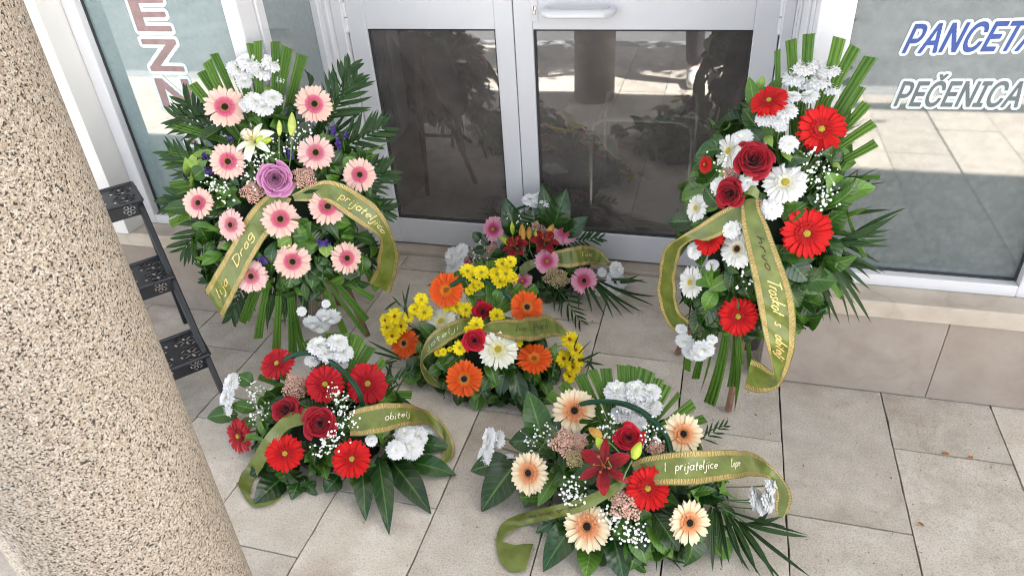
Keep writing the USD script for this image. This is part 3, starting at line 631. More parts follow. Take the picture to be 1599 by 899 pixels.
# ================================================================== flower builders (local: z = facing, unit = metres)
def ring(n, r0, r1, w, z0, lift, curl, g, ns=6, nm=5, jit=0.10, tip=0.75, crease=0.12, uv0=0.0, R=None, twist=0.12, lenj=0.07):
    out = []; R = R or r1
    s = np.concatenate([np.linspace(0, tip, max(2, ns - 2)), tip + (1 - tip) * np.array([.5, .82, 1.0])]); t = np.linspace(-1, 1, nm)
    prof = 0.30 + 0.70 * np.clip(s / tip, 0, 1) ** 0.75
    e = np.clip((s - tip) / (1 - tip + 1e-6), 0, 1); prof = prof * np.sqrt(np.clip(1 - (e * 0.965) ** 2.4, 0, 1))
    for k in range(n):
        a = 2 * np.pi * (k + g.uniform(-jit, jit) * 2) / n; L = (r1 - r0) * (1 + g.uniform(-lenj, lenj * 0.6)); tw = g.uniform(-twist, twist)
        lf = lift * (1 + g.uniform(-.25, .25)) + g.uniform(-.05, .05) * r1; cu = curl * (1 + g.uniform(-.4, .4)); bend = g.uniform(-.06, .06) * L
        x = r0 + L * s[:, None] - 0.05 * L * (s[:, None] ** 3) * (t[None] ** 2) * 2
        y = w * prof[:, None] * t[None] + bend * s[:, None] ** 2
        z = z0 + lf * s[:, None] + cu * s[:, None] ** 2.2 + crease * w * (t[None] ** 2) * (0.4 + 0.6 * s[:, None]) + y * tw
        ca, sa = math.cos(a), math.sin(a)
        P = np.stack([ca * x - sa * y, sa * x + ca * y, z + 0 * x], -1)
        uv = np.stack([np.broadcast_to(uv0 + (1 - uv0) * np.clip((r0 + L * s[:, None]) / R, 0, 1), x.shape), np.broadcast_to((t[None] + 1) / 2, x.shape)], -1)
        out.append(patch(P, uv))
    return out
def disc(r, z0, h, g, n=60):
    """a domed flower centre, rough with tiny florets"""
    k = np.arange(n) + 0.5; rr = r * np.sqrt(k / n); a = k * 2.39996
    pts = np.stack([rr * np.cos(a), rr * np.sin(a), z0 + h * (1 - (rr / r) ** 2)], 1)
    b = balls(pts, np.full(n, r * 0.17), g, ICO0, 0.4)
    d = np.array([[0, 0, z0 + h * 0.9]] + [[r * math.cos(q), r * math.sin(q), z0 - h * .3] for q in np.linspace(0, 2 * np.pi, 17)[:-1]])
    f = np.array([[0, 1 + i, 1 + (i + 1) % 16] for i in range(16)])
    return np.vstack([b[0], d]), np.vstack([b[1], f + len(b[0])])

class Arr:
    """one arrangement: the surface its flowers sit on is an ellipsoid (centre, radii, axes)."""
    def __init__(s, name, label, centre, radii, axes, base, seed, group=None, catg='flower arrangement'):
        s.c, s.r, s.M = np.array(centre, float), np.array(radii, float), np.array(axes, float)
        s.t = thing(name, label, catg, group, loc=base); s.g = np.random.default_rng(seed); s.base = np.array(base, float)
        s.root = s.c.copy(); s.spots, s.todo, s.low = [], [], 1e9
    def D(s, px, py, k=1.0, off=0.0):
        """the point of the arrangement's (scaled) surface on the line of sight through a picture point; past its outline, the nearest point of the plane through its middle; never under ground"""
        d = ray(px, py); o = (CAM - s.c) @ s.M / (s.r * k); e = d @ s.M / (s.r * k)
        A, B, Cc = e @ e, o @ e, o @ o - 1; q = B * B - A * Cc
        t = (-B - math.sqrt(q)) / A if q > 0 else -B / A
        t -= off; p = CAM + d * t
        if p[2] < 0.008: p = CAM + d * ((0.008 - CAM[2]) / d[2])
        return p
    def m(s, p, px):   # pixels -> metres at p
        return px * depth(p) / FOC
    def face(s, p, tx, ty, spin=None):
        v = unit(CAM - p)
        return basis(v + RT * tx + UP * ty, s.g.uniform(0, 6.28) if spin is None else spin)
    def stem(s, par, p, n, r=0.0022, mat='stem_green', to=None):
        q = s.root + (p - s.root) * 0.25 if to is None else to
        a = p - n * 0.004; b = p - n * min(0.06, 0.5 * np.linalg.norm(p - q))
        obj('stem', tube(spline([a, b, q], 9), r, 5), mat, par, smooth=True)

    def gerbera(s, px, py, rx, mat, cen, tx=0, ty=0, k=1.0, label=None, off=0.0, two=True, stem=True):
        p = s.D(px, py, k, off); tx += s.g.uniform(-.16, .16); ty += s.g.uniform(-.16, .16); cv = s.g.uniform(-.5, .6); R = s.m(p, rx) * 1.05; s.spot(px, py, rx, p); B = s.face(p, tx, ty); g = s.g
        ps = ring(24, .16 * R, R, .102 * R, 0, .10 * R, (-.10 + .16 * cv) * R, g, R=R, tip=.86, twist=.16, jit=.10, lenj=.09) + ring(22, .16 * R, R * .96, .098 * R, .03 * R, .15 * R, (-.10 + .16 * cv) * R, g, R=R, tip=.86, twist=.16, jit=.12, lenj=.09)
        v, f, u = join(ps)
        P = obj('gerbera', (put(v, B, p), f), mat, s.t, smooth=True, uv=u, label=label)
        v, f, u = join(ring(26, .12 * R, .47 * R, .045 * R, .07 * R, .13 * R, -.05 * R, g, ns=4, nm=3, R=R) + ring(22, .10 * R, .33 * R, .036 * R, .10 * R, .12 * R, -.02 * R, g, ns=4, nm=3, R=R))
        obj('inner_floret', (put(v, B, p), f), mat, P, smooth=True, uv=u)
        if cen == 'centre_dark':
            v, f, u = join(ring(30, .14 * R, .24 * R, .02 * R, .14 * R, .05 * R, 0, g, ns=3, nm=3, R=R * 1.1))
            obj('stamen_ring', (put(v, B, p), f), 'stamen_tan', P, smooth=True, uv=u)
        dr = .17 if 'dark' in cen or 'white' in mat else .13
        v, f = disc(dr * R, .12 * R, .06 * R, g, 46)
        obj('flower_centre', (put(v, B, p), f), cen, P, smooth=True)
        if stem: s.stem(P, p, B[:, 2], 0.003)
        return P
    def mum(s, px, py, rx, mat='petal_mum_white', tx=0, ty=.2, k=1.04, flat=0.6, off=0.0, name='chrysanthemum', label=None, stem_to=None):
        p = s.D(px, py, k, off); R = s.m(p, rx); s.spot(px, py, rx, p); B = s.face(p, tx, ty); g = s.g; ps = []
        R *= 1.08
        for j, (nn, q, z0, lf, cu) in enumerate([(21, 1.0, -.02, .10, -.20), (20, .93, .03, .16, -.20), (17, .80, .07, .24, -.20), (14, .62, .11, .30, -.16), (10, .42, .15, .34, -.08), (6, .22, .19, .2, 0)]):
            ps += ring(nn, .04 * R, R * q, .128 * R, z0 * R, flat * R * lf, flat * R * cu, g, ns=5, nm=3, R=R, tip=.84, crease=.3, lenj=.07, twist=.12, jit=.12)
        v, f, u = join(ps)
        P = obj(name, (put(v, B, p), f), mat, s.t, smooth=True, uv=u, label=label)
        s.stem(P, p, B[:, 2], 0.0016, to=stem_to)
        return P
    def daisy(s, px, py, rx, mat='petal_yellow', cen='centre_green', tx=0, ty=.2, k=1.04, off=0.0, n=13, label=None, stem_to=None):
        p = s.D(px, py, k, off); R = s.m(p, rx) * 1.08; s.spot(px, py, rx, p); B = s.face(p, tx + s.g.uniform(-.25, .25), ty + s.g.uniform(-.25, .25)); g = s.g
        v, f, u = join(ring(n, .1 * R, R, .17 * R, 0, .18 * R, -.12 * R, g, ns=5, nm=3, R=R, crease=.5, twist=.25, lenj=.12) + ring(n - 2, .1 * R, R * .86, .16 * R, .05 * R, .3 * R, -.12 * R, g, ns=5, nm=3, R=R, crease=.5, twist=.25))
        P = obj('daisy_chrysanthemum', (put(v, B, p), f), mat, s.t, smooth=True, uv=u, label=label)
        v, f = disc(.2 * R, .08 * R, .1 * R, g, 26); obj('flower_centre', (put(v, B, p), f), cen, P, smooth=True)
        s.stem(P, p, B[:, 2], 0.0014, to=stem_to)
    def rose(s, px, py, rx, mat, tx=0, ty=.25, k=1.0, label=None, off=0.01):
        p = s.D(px, py, k, off); R = s.m(p, rx); s.spot(px, py, rx, p); B = s.face(p, tx, ty); g = s.g
        N = 24; sv = np.linspace(0, 1, 10)[:, None]; tv = np.linspace(-1, 1, 11)[None]; P = None; cx, cy = g.normal(size=2) * .05 * R
        for i in range(N):
            q = i / (N - 1); a = i * 2.39996 + g.uniform(-.25, .25)
            rad = R * (.035 + .80 * q ** .95); span = 1.9 - 1.15 * min(1, q * 1.6)
            H = R * (1.0 - .50 * q ** 1.4) * g.uniform(.90, 1.06); tl = g.uniform(-.12, .12); wv = g.uniform(0, 6)
            pk = 1 - .10 * q * np.abs(tv) ** 1.5 - .05 * q * np.exp(-(tv / .25) ** 2)
            lip = np.clip((sv - .70) / .30, 0, 1) ** 1.6
            h = sv * H * pk - lip * R * .20 * q - .42 * R
            rr = rad * (.30 + .70 * np.clip(sv * 1.2, 0, 1) ** .6) + lip * R * (.015 + .26 * q) * (1 - .45 * np.abs(tv)) + .05 * R * q * np.abs(tv) * sv
            rr = rr * (1 + .10 * q * (tv * (1 if i % 2 else -1)))
            an = a + tv * span + .25 * (1 - q) * sv + tl * sv; rr = rr * (1 + .05 * np.sin(3.2 * tv + wv) * sv * q); h = h + .05 * R * q * np.sin(4 * tv + wv) * sv
            x, y = rr * np.cos(an) + cx * (1 - q), rr * np.sin(an) + cy * (1 - q)
            v, f, u = patch(np.stack([x, y, h + .10 * R], -1))
            o = obj('rose' if P is None else 'petal', (put(v, B, p), f), mat, s.t if P is None else P, smooth=True, uv=u, label=label if P is None else None)
            if P is None: P = o
        s.stem(P, p - B[:, 2] * R * .4, B[:, 2], 0.003)
        v, f, u = join(ring(5, .1 * R, .9 * R, .18 * R, -.36 * R, .1 * R, -.3 * R, g, R=R, tip=.3)); obj('sepal', (put(v, B, p), f), 'leaf_mid', P, smooth=True, uv=u)
    def lily(s, px, py, L_px, mat, tx=0, ty=.4, k=1.06, spin=0., label=None, off=0.02, open_=1.0, npet=6):
        p = s.D(px, py, k, off); L = s.m(p, L_px); s.spot(px, py, L_px * .8, p); B = s.face(p, tx, ty, spin); g = s.g; P = None
        sv = np.linspace(0, 1, 12)[:, None]; tv = np.linspace(-1, 1, 7)[None]
        cen = []
        for i in range(5):
            a = i * 1.2566 + .3; q = np.linspace(0, 1, 7)
            pts = np.stack([.28 * L * q ** 1.5 * math.cos(a), .28 * L * q ** 1.5 * math.sin(a), .05 * L + .62 * L * q], 1)
            cen.append(tube(pts, .012 * L, 5)); cen.append(balls(pts[-1:], [.05 * L], g, ICO1))
        cen.append(tube(np.array([[0, 0, 0], [0, 0, .4 * L], [.02 * L, .02 * L, .72 * L]]), .02 * L, 6))
        m = cat(cen); P = obj('lily', (put(m.vertices, B, p), np.array(m.faces)), 'centre_orange' if 'red' in mat else 'bud_brown', s.t, smooth=True, label=label)
        for i in range(npet):
            outer = i % 2; a = i * np.pi / 3 + g.uniform(-.1, .1); w = L * (.17 if outer else .25)
            wd = w * np.sin(np.pi * np.clip(sv * .93 + .05, 0, 1)) ** .75
            x = L * (.06 + .92 * sv * open_ + .02 * sv); z = L * (.62 * sv - .62 * sv**2.4 * open_) + .02 * L * g.uniform(-1, 1) * sv - .02 * L * outer
            y = wd * tv; z = z + .22 * wd * tv**2 * (1 - sv) - .04 * L * (1 - np.abs(tv)) * np.exp(-((sv - .4) / .3)**2) + .012 * L * np.sin(14 * sv + i) * np.abs(tv)
            ca, sa = math.cos(a), math.sin(a); x = x + 0 * tv
            v, f, u = patch(np.stack([ca * x - sa * y, sa * x + ca * y, z], -1)); obj('petal', (put(v, B, p), f), mat, P, smooth=True, uv=u)
        s.stem(P, p, B[:, 2], 0.003)
    def bud(s, x0, y0, x1, y1, w, mat, k=1.1, off=0.02, label=None):
        a, b = s.D(x0, y0, k, off), s.D(x1, y1, k, off + .01); R = s.m(a, w); n = unit(b - a); L = np.linalg.norm(b - a)
        q = np.linspace(0, 1, 11); r = R * np.sin(np.pi * np.clip(.06 + .90 * q, 0, 1)) ** .75 * (1 - .18 * q)
        an = np.linspace(0, 2 * np.pi, 13)[:-1]; Bs = basis(n)
        rr = r[:, None] * (1 + .10 * np.cos(3 * an)[None]); P = np.stack([rr * np.cos(an), rr * np.sin(an), np.broadcast_to(q[:, None] * L, rr.shape)], -1)
        P = np.concatenate([P, P[:, :1]], 1); v, f, u = patch(P)
        o = obj('lily_bud', (put(v, Bs, a), f), mat, s.t, smooth=True, uv=u, label=label)
        s.stem(o, a, n, 0.0018)
    def gyps(s, px, py, rpx, n, k=1.08, off=0.01):
        p = s.D(px, py, k, off); R = s.m(p, rpx); g = s.g
        n = int(n * .95); q = g.normal(size=(n, 3)) * .68; q = np.clip(q, -1.5, 1.5) * R
        pts = p + q[:, :1] * RT + q[:, 1:2] * UP + q[:, 2:] * (-fw) * .6
        v, f = balls(pts, g.uniform(.0019, .0036, n), g, ICO1, 0.5)
        o = obj('baby_breath', (v, f), 'gypsophila_white', s.t, smooth=True, kind='stuff')
        b = p + (s.root - p) * 0.35
        obj('stem', cat([tube(np.array([b + (x - b) * .3 + g.normal(size=3) * .004, b + (x - b) * .7 + g.normal(size=3) * .003, x]), .0005, 3) for x in pts]), 'stem_green', o, kind='stuff')
    def sedum(s, px, py, rpx, mat='sedum_pink', k=1.06, off=0.0, flat=.55):
        p = s.D(px, py, k, off); R = s.m(p, rpx); s.spot(px, py, rpx, p); B = s.face(p, 0, .3); g = s.g; n = 150
        kk = np.arange(n) + .5; rr = np.sqrt(kk / n); a = kk * 2.39996; lob = 1 + .18 * np.sin(4 * a + g.uniform(0, 6))
        pts = np.stack([R * rr * lob * np.cos(a), R * rr * lob * np.sin(a), R * flat * (1 - rr**2) + g.uniform(-.1, .1, n) * R + .08 * R * np.sin(9 * rr + 3 * a)], 1)
        v, f = balls(pts, R * g.uniform(.055, .10, n), g, ICO1, .5)
        o = obj('sedum_head', (put(v, B, p), f), mat, s.t, smooth=True)
        obj('stalk', cat([tube(np.array([[0, 0, -R * .9], q * (.6, .6, .2), q]), .0008, 3) for q in pts[::5]]).apply_transform(np.vstack([np.column_stack([B, p]), [0, 0, 0, 1]])), 'stem_green', o)
    def statice(s, px, py, rpx, k=1.05):
        p = s.D(px, py, k); R = s.m(p, rpx); B = s.face(p, 0, 0); g = s.g; ps = []
        for i in range(9):
            c0 = np.clip(g.normal(size=3), -1.2, 1.2) * R * .38; Bi = basis(g.normal(size=3) + (0, 0, 1.5)); r = R * g.uniform(.3, .45)
            v, f, u = join(ring(6, .05 * r, r, .4 * r, 0, .9 * r, -.1 * r, g, ns=4, nm=3, R=r)); ps.append((put(v, Bi, c0), f, u))
        v, f, u = join(ps); o = obj('statice', (put(v, B, p), f), 'statice_purple', s.t, smooth=True, uv=u); s.stem(o, p, B[:, 2], .0012)

    # ---- leaves
    def leaf_at(s, a, b, w, nrm, mat, name='leaf', fold=.25, droop=.10, tip=.45, wave=.03, label=None, parent=None, ns=10, nm=7, sharp=1.0):
        a, b = np.asarray(a, float), np.asarray(b, float); L = np.linalg.norm(b - a) + 1e-9; d = (b - a) / L; nrm = unit(nrm - d * (nrm @ d)); y = np.cross(nrm, d)
        sv = np.linspace(0, 1, ns)[:, None]; tv = np.linspace(-1, 1, nm)[None]
        pr = np.clip(sv / tip, 0, 1) ** .7 * np.clip((1 - sv) / (1 - tip), 0, 1) ** (.72 * sharp); pr = np.where(sv <= tip, np.sin(np.pi / 2 * np.clip(sv / tip, 0, 1)) ** .8, np.cos(np.pi / 2 * (sv - tip) / (1 - tip)) ** (.9 * sharp))
        pr = np.maximum(pr, .03); ph = s.g.uniform(0, 6)
        h = droop * L * (4 * sv * (1 - sv)) + fold * w * np.abs(tv) * pr + wave * L * np.sin(8 * sv + ph) * np.abs(tv) * tv
        P = a + d * (L * sv)[..., None] + y * (w * pr * tv)[..., None] + nrm * h[..., None]
        P[..., 2] = np.maximum(P[..., 2], 0.003)
        v, f, u = patch(P)
        return obj(name, (v, f), mat, parent or s.t, smooth=True, uv=u, label=label)
    def leaf(s, x0, y0, x1, y1, wpx, mat='leaf_dark', k0=.85, k1=1.0, tx=0., ty=.3, name='leaf', **kw):
        a, b = s.D(x0, y0, k0), s.D(x1, y1, k1); n = unit(CAM - (a + b) / 2) + RT * tx + UP * ty
        return s.leaf_at(a, b, s.m((a + b) / 2, wpx / 2), n, mat, name, **kw)
    def fill(s, *a, **k): s.todo.append((a, k))
    def clash(s, *pts):
        for p in pts:
            z = depth(p); q = np.array([799.5 + FOC * ((p - CAM) @ RT) / z, 449.5 - FOC * ((p - CAM) @ UP) / z])
            for x, y, r, d in s.spots:
                if z < d + .03 and (q[0] - x) ** 2 + (q[1] - y) ** 2 < (.95 * r + 3) ** 2: return True
        return False
    def finish(s):
        for a, k in s.todo: s.fill_now(*a, **k)
    def spot(s, px, py, r, p): s.spots.append((px, py, r, depth(p)))
    def fill_now(s, n, L=(.05, .085), ratio=(.22, .36), mats=(('leaf_dark', 6), ('leaf_mid', 3), ('leaf_glossy', 3)), k=(.7, .9), zmin=-.05, spread=1.0, name='leaf'):
        pool = [m for m, c in mats for _ in range(c)]; g = s.g; made = 0; n = int(n * 1.7); tries = 0
        while made < n:
            q = g.normal(size=3); q /= np.linalg.norm(q); 
            if q[2] < zmin: continue
            p = s.c + s.M @ (q * s.r * g.uniform(*k)); nn = unit(s.M @ (q / s.r))
            if p[2] < 0.012: continue
            t = unit(g.normal(size=3) + .3 * np.array([0, 0, -1.])); t = unit(t - nn * (t @ nn) * .75 + nn * .35 * spread)
            l = g.uniform(*L); e = p + t * l
            if e[2] < 0.006: e[2] = 0.006
            tries += 1
            if 449.5 - FOC * ((e - CAM) @ UP) / depth(e) > s.low and tries < 60 * n: continue
            if tries < 9 * n and s.clash(p, p * .5 + e * .5, e): continue
            s.leaf_at(p, e, l * g.uniform(*ratio), nn + .3 * g.normal(size=3), pool[g.integers(len(pool))], name, fold=g.uniform(.15, .45), droop=g.uniform(-.06, .24), wave=g.uniform(.01, .06), tip=g.uniform(.35, .55), ns=8, nm=5)
            made += 1
    def blade(s, x0, y0, x1, y1, wpx, k0=.5, k1=.9, mat='blade_green', w0=.45, cut=0.25, off=0.0, name='palm_blade', point=False):
        """one stiff pleated strap of a trimmed fan palm leaf; its end is cut across (or tapers to a point)"""
        a, b = s.D(x0, y0, k0), s.D(x1, y1, k1, off); L = np.linalg.norm(b - a); d = (b - a) / L; n = unit(CAM - b); n = unit(n - d * (n @ d)); y = np.cross(n, d)
        w = s.m(b, wpx / 2); sv = np.linspace(0, 1, 9)[:, None]; tv = np.linspace(-1, 1, 7)[None]; sk = s.g.uniform(-cut, cut)
        ww = w * (w0 + (1 - w0) * sv ** .8) * (np.clip((1 - sv) / .35, 0.04, 1) if point else 1)
        bow = s.g.uniform(-.03, .03) * L
        zig = np.array([0, .6, 0, 1.0, 0, .6, 0])[None] * .32
        P = a + d * (L * sv + sk * w * tv * sv**3)[..., None] + y * (ww * tv + bow * sv * (1 - sv) * 4)[..., None] + n * (ww * zig + .03 * L * np.sin(np.pi * sv))[..., None]
        P[..., 2] = np.maximum(P[..., 2], 0.004)
        v, f, u = patch(P); return obj(name, (v, f), mat, s.t, smooth=False, uv=u)
    def frond(s, base, tip, ends, wpx=5, mat='frond_dark', k0=.8, k1=1.0, droop=.04, cut=False, label=None, koff=0.0):
        """a feather palm frond: midrib plus one narrow leaflet to each given picture point"""
        a, b = s.D(*base, k0), s.D(*tip, k1, koff); P = obj('palm_frond', tube(spline([a, (a + b) / 2 + UP * .01, b], 8), np.linspace(.0028, .0014, 8), 5), 'stem_dark', s.t, smooth=True, label=label)
        n = len(ends)
        for i, e in enumerate(ends):
            q = .15 + .85 * (i if len(e) < 3 else e[2] * (n - 1)) / max(1, n - 1); st = a + (b - a) * q; en = s.D(e[0], e[1], k1, koff)
            s.leaflet(st, en, s.m(en, wpx / 2) * s.g.uniform(.8, 1.15), mat, P, droop, cut)
    def spray(s, n, cx, cy, ax, up, dn, a0, a1, r0=.45, r1=(.82, 1.02), w=(6, 10), mats=('frond_dark', 'frond_dark', 'blade_green')):
        """long pointed palm leaflets standing out all round the rim of an arrangement"""
        for i in range(n):
            a = math.radians(a0 + (a1 - a0) * (i + s.g.uniform(.1, .9)) / n); q = s.g.uniform(*r1); b = a + s.g.uniform(-.16, .16); v = lambda A, Q: (cx + ax * Q * math.cos(A), cy - (up if math.sin(A) > 0 else dn) * Q * math.sin(A))
            s.blade(*v(a, r0), *v(b, q), s.g.uniform(*w), .55, s.g.uniform(.78, .98), mat=mats[s.g.integers(len(mats))], w0=.7, point=True, off=s.g.uniform(-.03, .02), name='palm_leaflet')
    def leaflet(s, st, en, w, mat, P, droop=.04, cut=False):
        L = np.linalg.norm(en - st) + 1e-6; d = (en - st) / L; n = unit(CAM - en) + s.g.normal(size=3) * .35; n = unit(n - d * (n @ d)); y = np.cross(n, d)
        sv = np.linspace(0, 1, 9)[:, None]; tv = np.linspace(-1, 1, 3)[None]
        pr = np.sin(np.pi * np.clip(.10 + sv * (.62 if cut else .9), 0, 1)) ** .8; side = s.g.uniform(-.05, .05) * L
        Q = st + d * (L * sv + 0 * tv)[..., None] + y * (w * pr * tv + side * 4 * sv * (1 - sv))[..., None] + n * (.35 * w * np.abs(tv) * pr + droop * L * 4 * sv * (1 - sv))[..., None]
        Q[..., 2] = np.maximum(Q[..., 2], 0.003)
        v, f, u = patch(Q); obj('leaflet', (v, f), mat, P, smooth=True, uv=u)
    def plume(s, base, tip, n, Lpx, wpx=4, k0=.8, k1=1.0, ang=.9, mat='frond_dark'):
        """frond whose leaflets leave the midrib on both sides at an even angle"""
        bx, by = base; tx, ty = tip; d = np.array([tx - bx, ty - by], float); L = np.linalg.norm(d); d /= L; nrm = np.array([-d[1], d[0]])
        ends = []
        for i in range(n):
            q = .2 + .8 * i / (n - 1); l = Lpx * (1.0 - .5 * q ** 2)
            for sd in (-1, 1):
                A = ang * (1 - .45 * q) * s.g.uniform(.85, 1.15); e = np.array([bx, by]) + d * L * q + (d * math.cos(A) + nrm * sd * math.sin(A)) * l * s.g.uniform(.85, 1.1)
                ends.append((e[0], e[1], (q - .15) / .85))
        s.frond(base, tip, ends, wpx, mat, k0, k1)

    # ---- ribbon: rows of picture points on its two edges, each row at its own depth
    def ribbon(s, rows, texts=(), n=60, border=(.03, .185), k=1.15, label=None, gold=True):
        A, B = [], []
        for row in rows:
            kk = row[2] if len(row) > 2 else k; off = row[3] if len(row) > 3 else 0.0
            A.append(s.D(*row[0], kk, off)); B.append(s.D(*row[1], kk, off))
        A, B = spline(A, n), spline(B, n); tv = np.linspace(0, 1, 9)[None, :, None]
        mid = (A + B) / 2; tl = np.gradient(mid, axis=0); tl /= np.linalg.norm(tl, axis=1, keepdims=True) + 1e-9
        nr = np.cross(tl, B - A); nr /= np.linalg.norm(nr, axis=1, keepdims=True) + 1e-9
        if (nr[n // 2] @ (CAM - mid[n // 2])) < 0: nr = -nr
        bow = s.g.uniform(-.03, .03)
        for c_, a_, b_ in zip(mid[::3], A[::3], B[::3]):
            z = depth(c_); s.spot(799.5 + FOC * ((c_ - CAM) @ RT) / z, 449.5 - FOC * ((c_ - CAM) @ UP) / z, .5 * np.linalg.norm(a_ - b_) * FOC / z, c_)
        pa, pb = s.g.uniform(0, 6, 2); mid0 = np.linspace(0, 1, n); nw = np.linalg.norm(B - A, axis=1)
        def S(t, w, h=0.0):      # surface point at t along (0-1), w across (0-1), lifted by h
            x = np.clip(np.asarray(t, float), 0, 1) * (n - 1); i = np.clip(x.astype(int), 0, n - 2); q = (x - i)[..., None]; w = np.asarray(w, float)[..., None]
            a = A[i] * (1 - q) + A[i + 1] * q; b = B[i] * (1 - q) + B[i + 1] * q; nn = nr[i] * (1 - q) + nr[i + 1] * q
            return a * (1 - w) + b * w + nn * (h + (bow * 4 * w * (1 - w) + .022 * np.sin(31 * np.asarray(t, float)[..., None] + 3 * w + pa) + .014 * np.sin(57 * np.asarray(t, float)[..., None] - 4 * w + pb)) * np.linalg.norm(b - a, axis=-1, keepdims=True))
        T, Wd = np.meshgrid(np.linspace(0, 1, n), np.linspace(0, 1, 9), indexing='ij')
        len_ = np.linalg.norm(np.diff(mid, axis=0), axis=1).sum()
        fixz = lambda P: np.concatenate([P[..., :2], np.maximum(P[..., 2:], .003)], -1)
        v, f, u = patch(fixz(S(T, Wd)), np.stack([T * len_, Wd], -1))
        R = obj('ribbon', (v, f), 'ribbon_satin', s.t, smooth=True, uv=u, label=label)
        if gold:
            for lo, hi in (border, (1 - border[1], 1 - border[0])):
                T, Wd = np.meshgrid(np.linspace(0, 1, n), np.linspace(lo, hi, 4), indexing='ij')
                for h in (0.0006, -0.0006)[:1]:
                    v, f, u = patch(fixz(S(T, Wd, h)), np.stack([T * len_, (Wd - lo) / (hi - lo)], -1)); obj('gold_border', (v, f), 'ribbon_gold', R, smooth=True, uv=u)
        wid = np.linalg.norm(B - A, axis=1).mean()
        for txt, t0, t1, mat, flip, *size in texts:
            strokes, W = write(txt); lo, hi = (size[0] if size else (.30, .70)); P, F, o, last = [], [], 0, 0; words = txt.split()
            for wi, st in strokes + [(-1, None)]:
                if wi != last and P:
                    obj('lettering', (np.vstack(P), np.vstack(F)), mat, R, label=f'handwritten word {words[last]}'); P, F, o = [], [], 0
                last = wi
                if st is None: break
                q = spline(st, max(6, 4 * len(st))) if len(st) > 2 else np.array([st[0], (np.array(st[0]) + st[1]) / 2, st[1]])
                X, Y = q[:, 0] / W, q[:, 1]
                t = (t0 + (t1 - t0) * X); w = lo + (hi - lo) * Y
                if flip: w = 1 - w
                c = S(t, w, .0012); tg = np.gradient(c, axis=0); tg /= np.linalg.norm(tg, axis=1, keepdims=True) + 1e-9
                ii = np.clip((t * (n - 1)).astype(int), 0, n - 1); y = np.cross(nr[ii], tg); hw = wid * .0145 * (1 + .25 * np.sin(np.arange(len(c))))[:, None]
                v, f, _ = patch(np.stack([c - y * hw, c + y * hw], 1)); P.append(v); F.append(f + o); o += len(v)
        return R
    def handle(s, pts, k=1.1, offs=None, r=0.0045):
        c = spline([s.D(p[0], p[1], p[2] if len(p) > 2 else k) for p in pts], 48); t = np.gradient(c, axis=0); t /= np.linalg.norm(t, axis=1, keepdims=True)
        y = np.cross(t, UP); y = np.cross(t, -fw); y /= np.linalg.norm(y, axis=1, keepdims=True); zz = np.cross(t, y); P = None
        for i in range(4):
            q = np.linspace(0, 2.2, 48) + i * 1.571
            m = c + (y * np.cos(q)[:, None] + zz * np.sin(q)[:, None]) * r * .9
            v, f = tube(m, r, 6); o = obj('handle' if P is None else 'handle_strand', (v, f), 'handle_green', s.t if P is None else P, smooth=True, uv=np.stack([np.linspace(0, 1, len(v)), np.tile(np.linspace(0, 1, 6), len(v) // 6 + 1)[:len(v)]], 1))
            P = P or o
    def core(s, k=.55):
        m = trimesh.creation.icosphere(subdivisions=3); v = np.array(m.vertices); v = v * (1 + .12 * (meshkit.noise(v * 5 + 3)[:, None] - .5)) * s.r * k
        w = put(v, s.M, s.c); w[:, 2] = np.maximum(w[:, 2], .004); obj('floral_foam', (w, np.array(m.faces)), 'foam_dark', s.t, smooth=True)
    def tray(s, r=.13):
        m = trimesh.creation.revolve(np.array([[0, .002], [r * .9, .002], [r, .035], [r * .97, .037], [r * .88, .008], [0, .008]]), sections=28); m.apply_translation((s.c[0], s.c[1], 0)); obj('tray', m, 'pot_black', s.t, smooth=40)

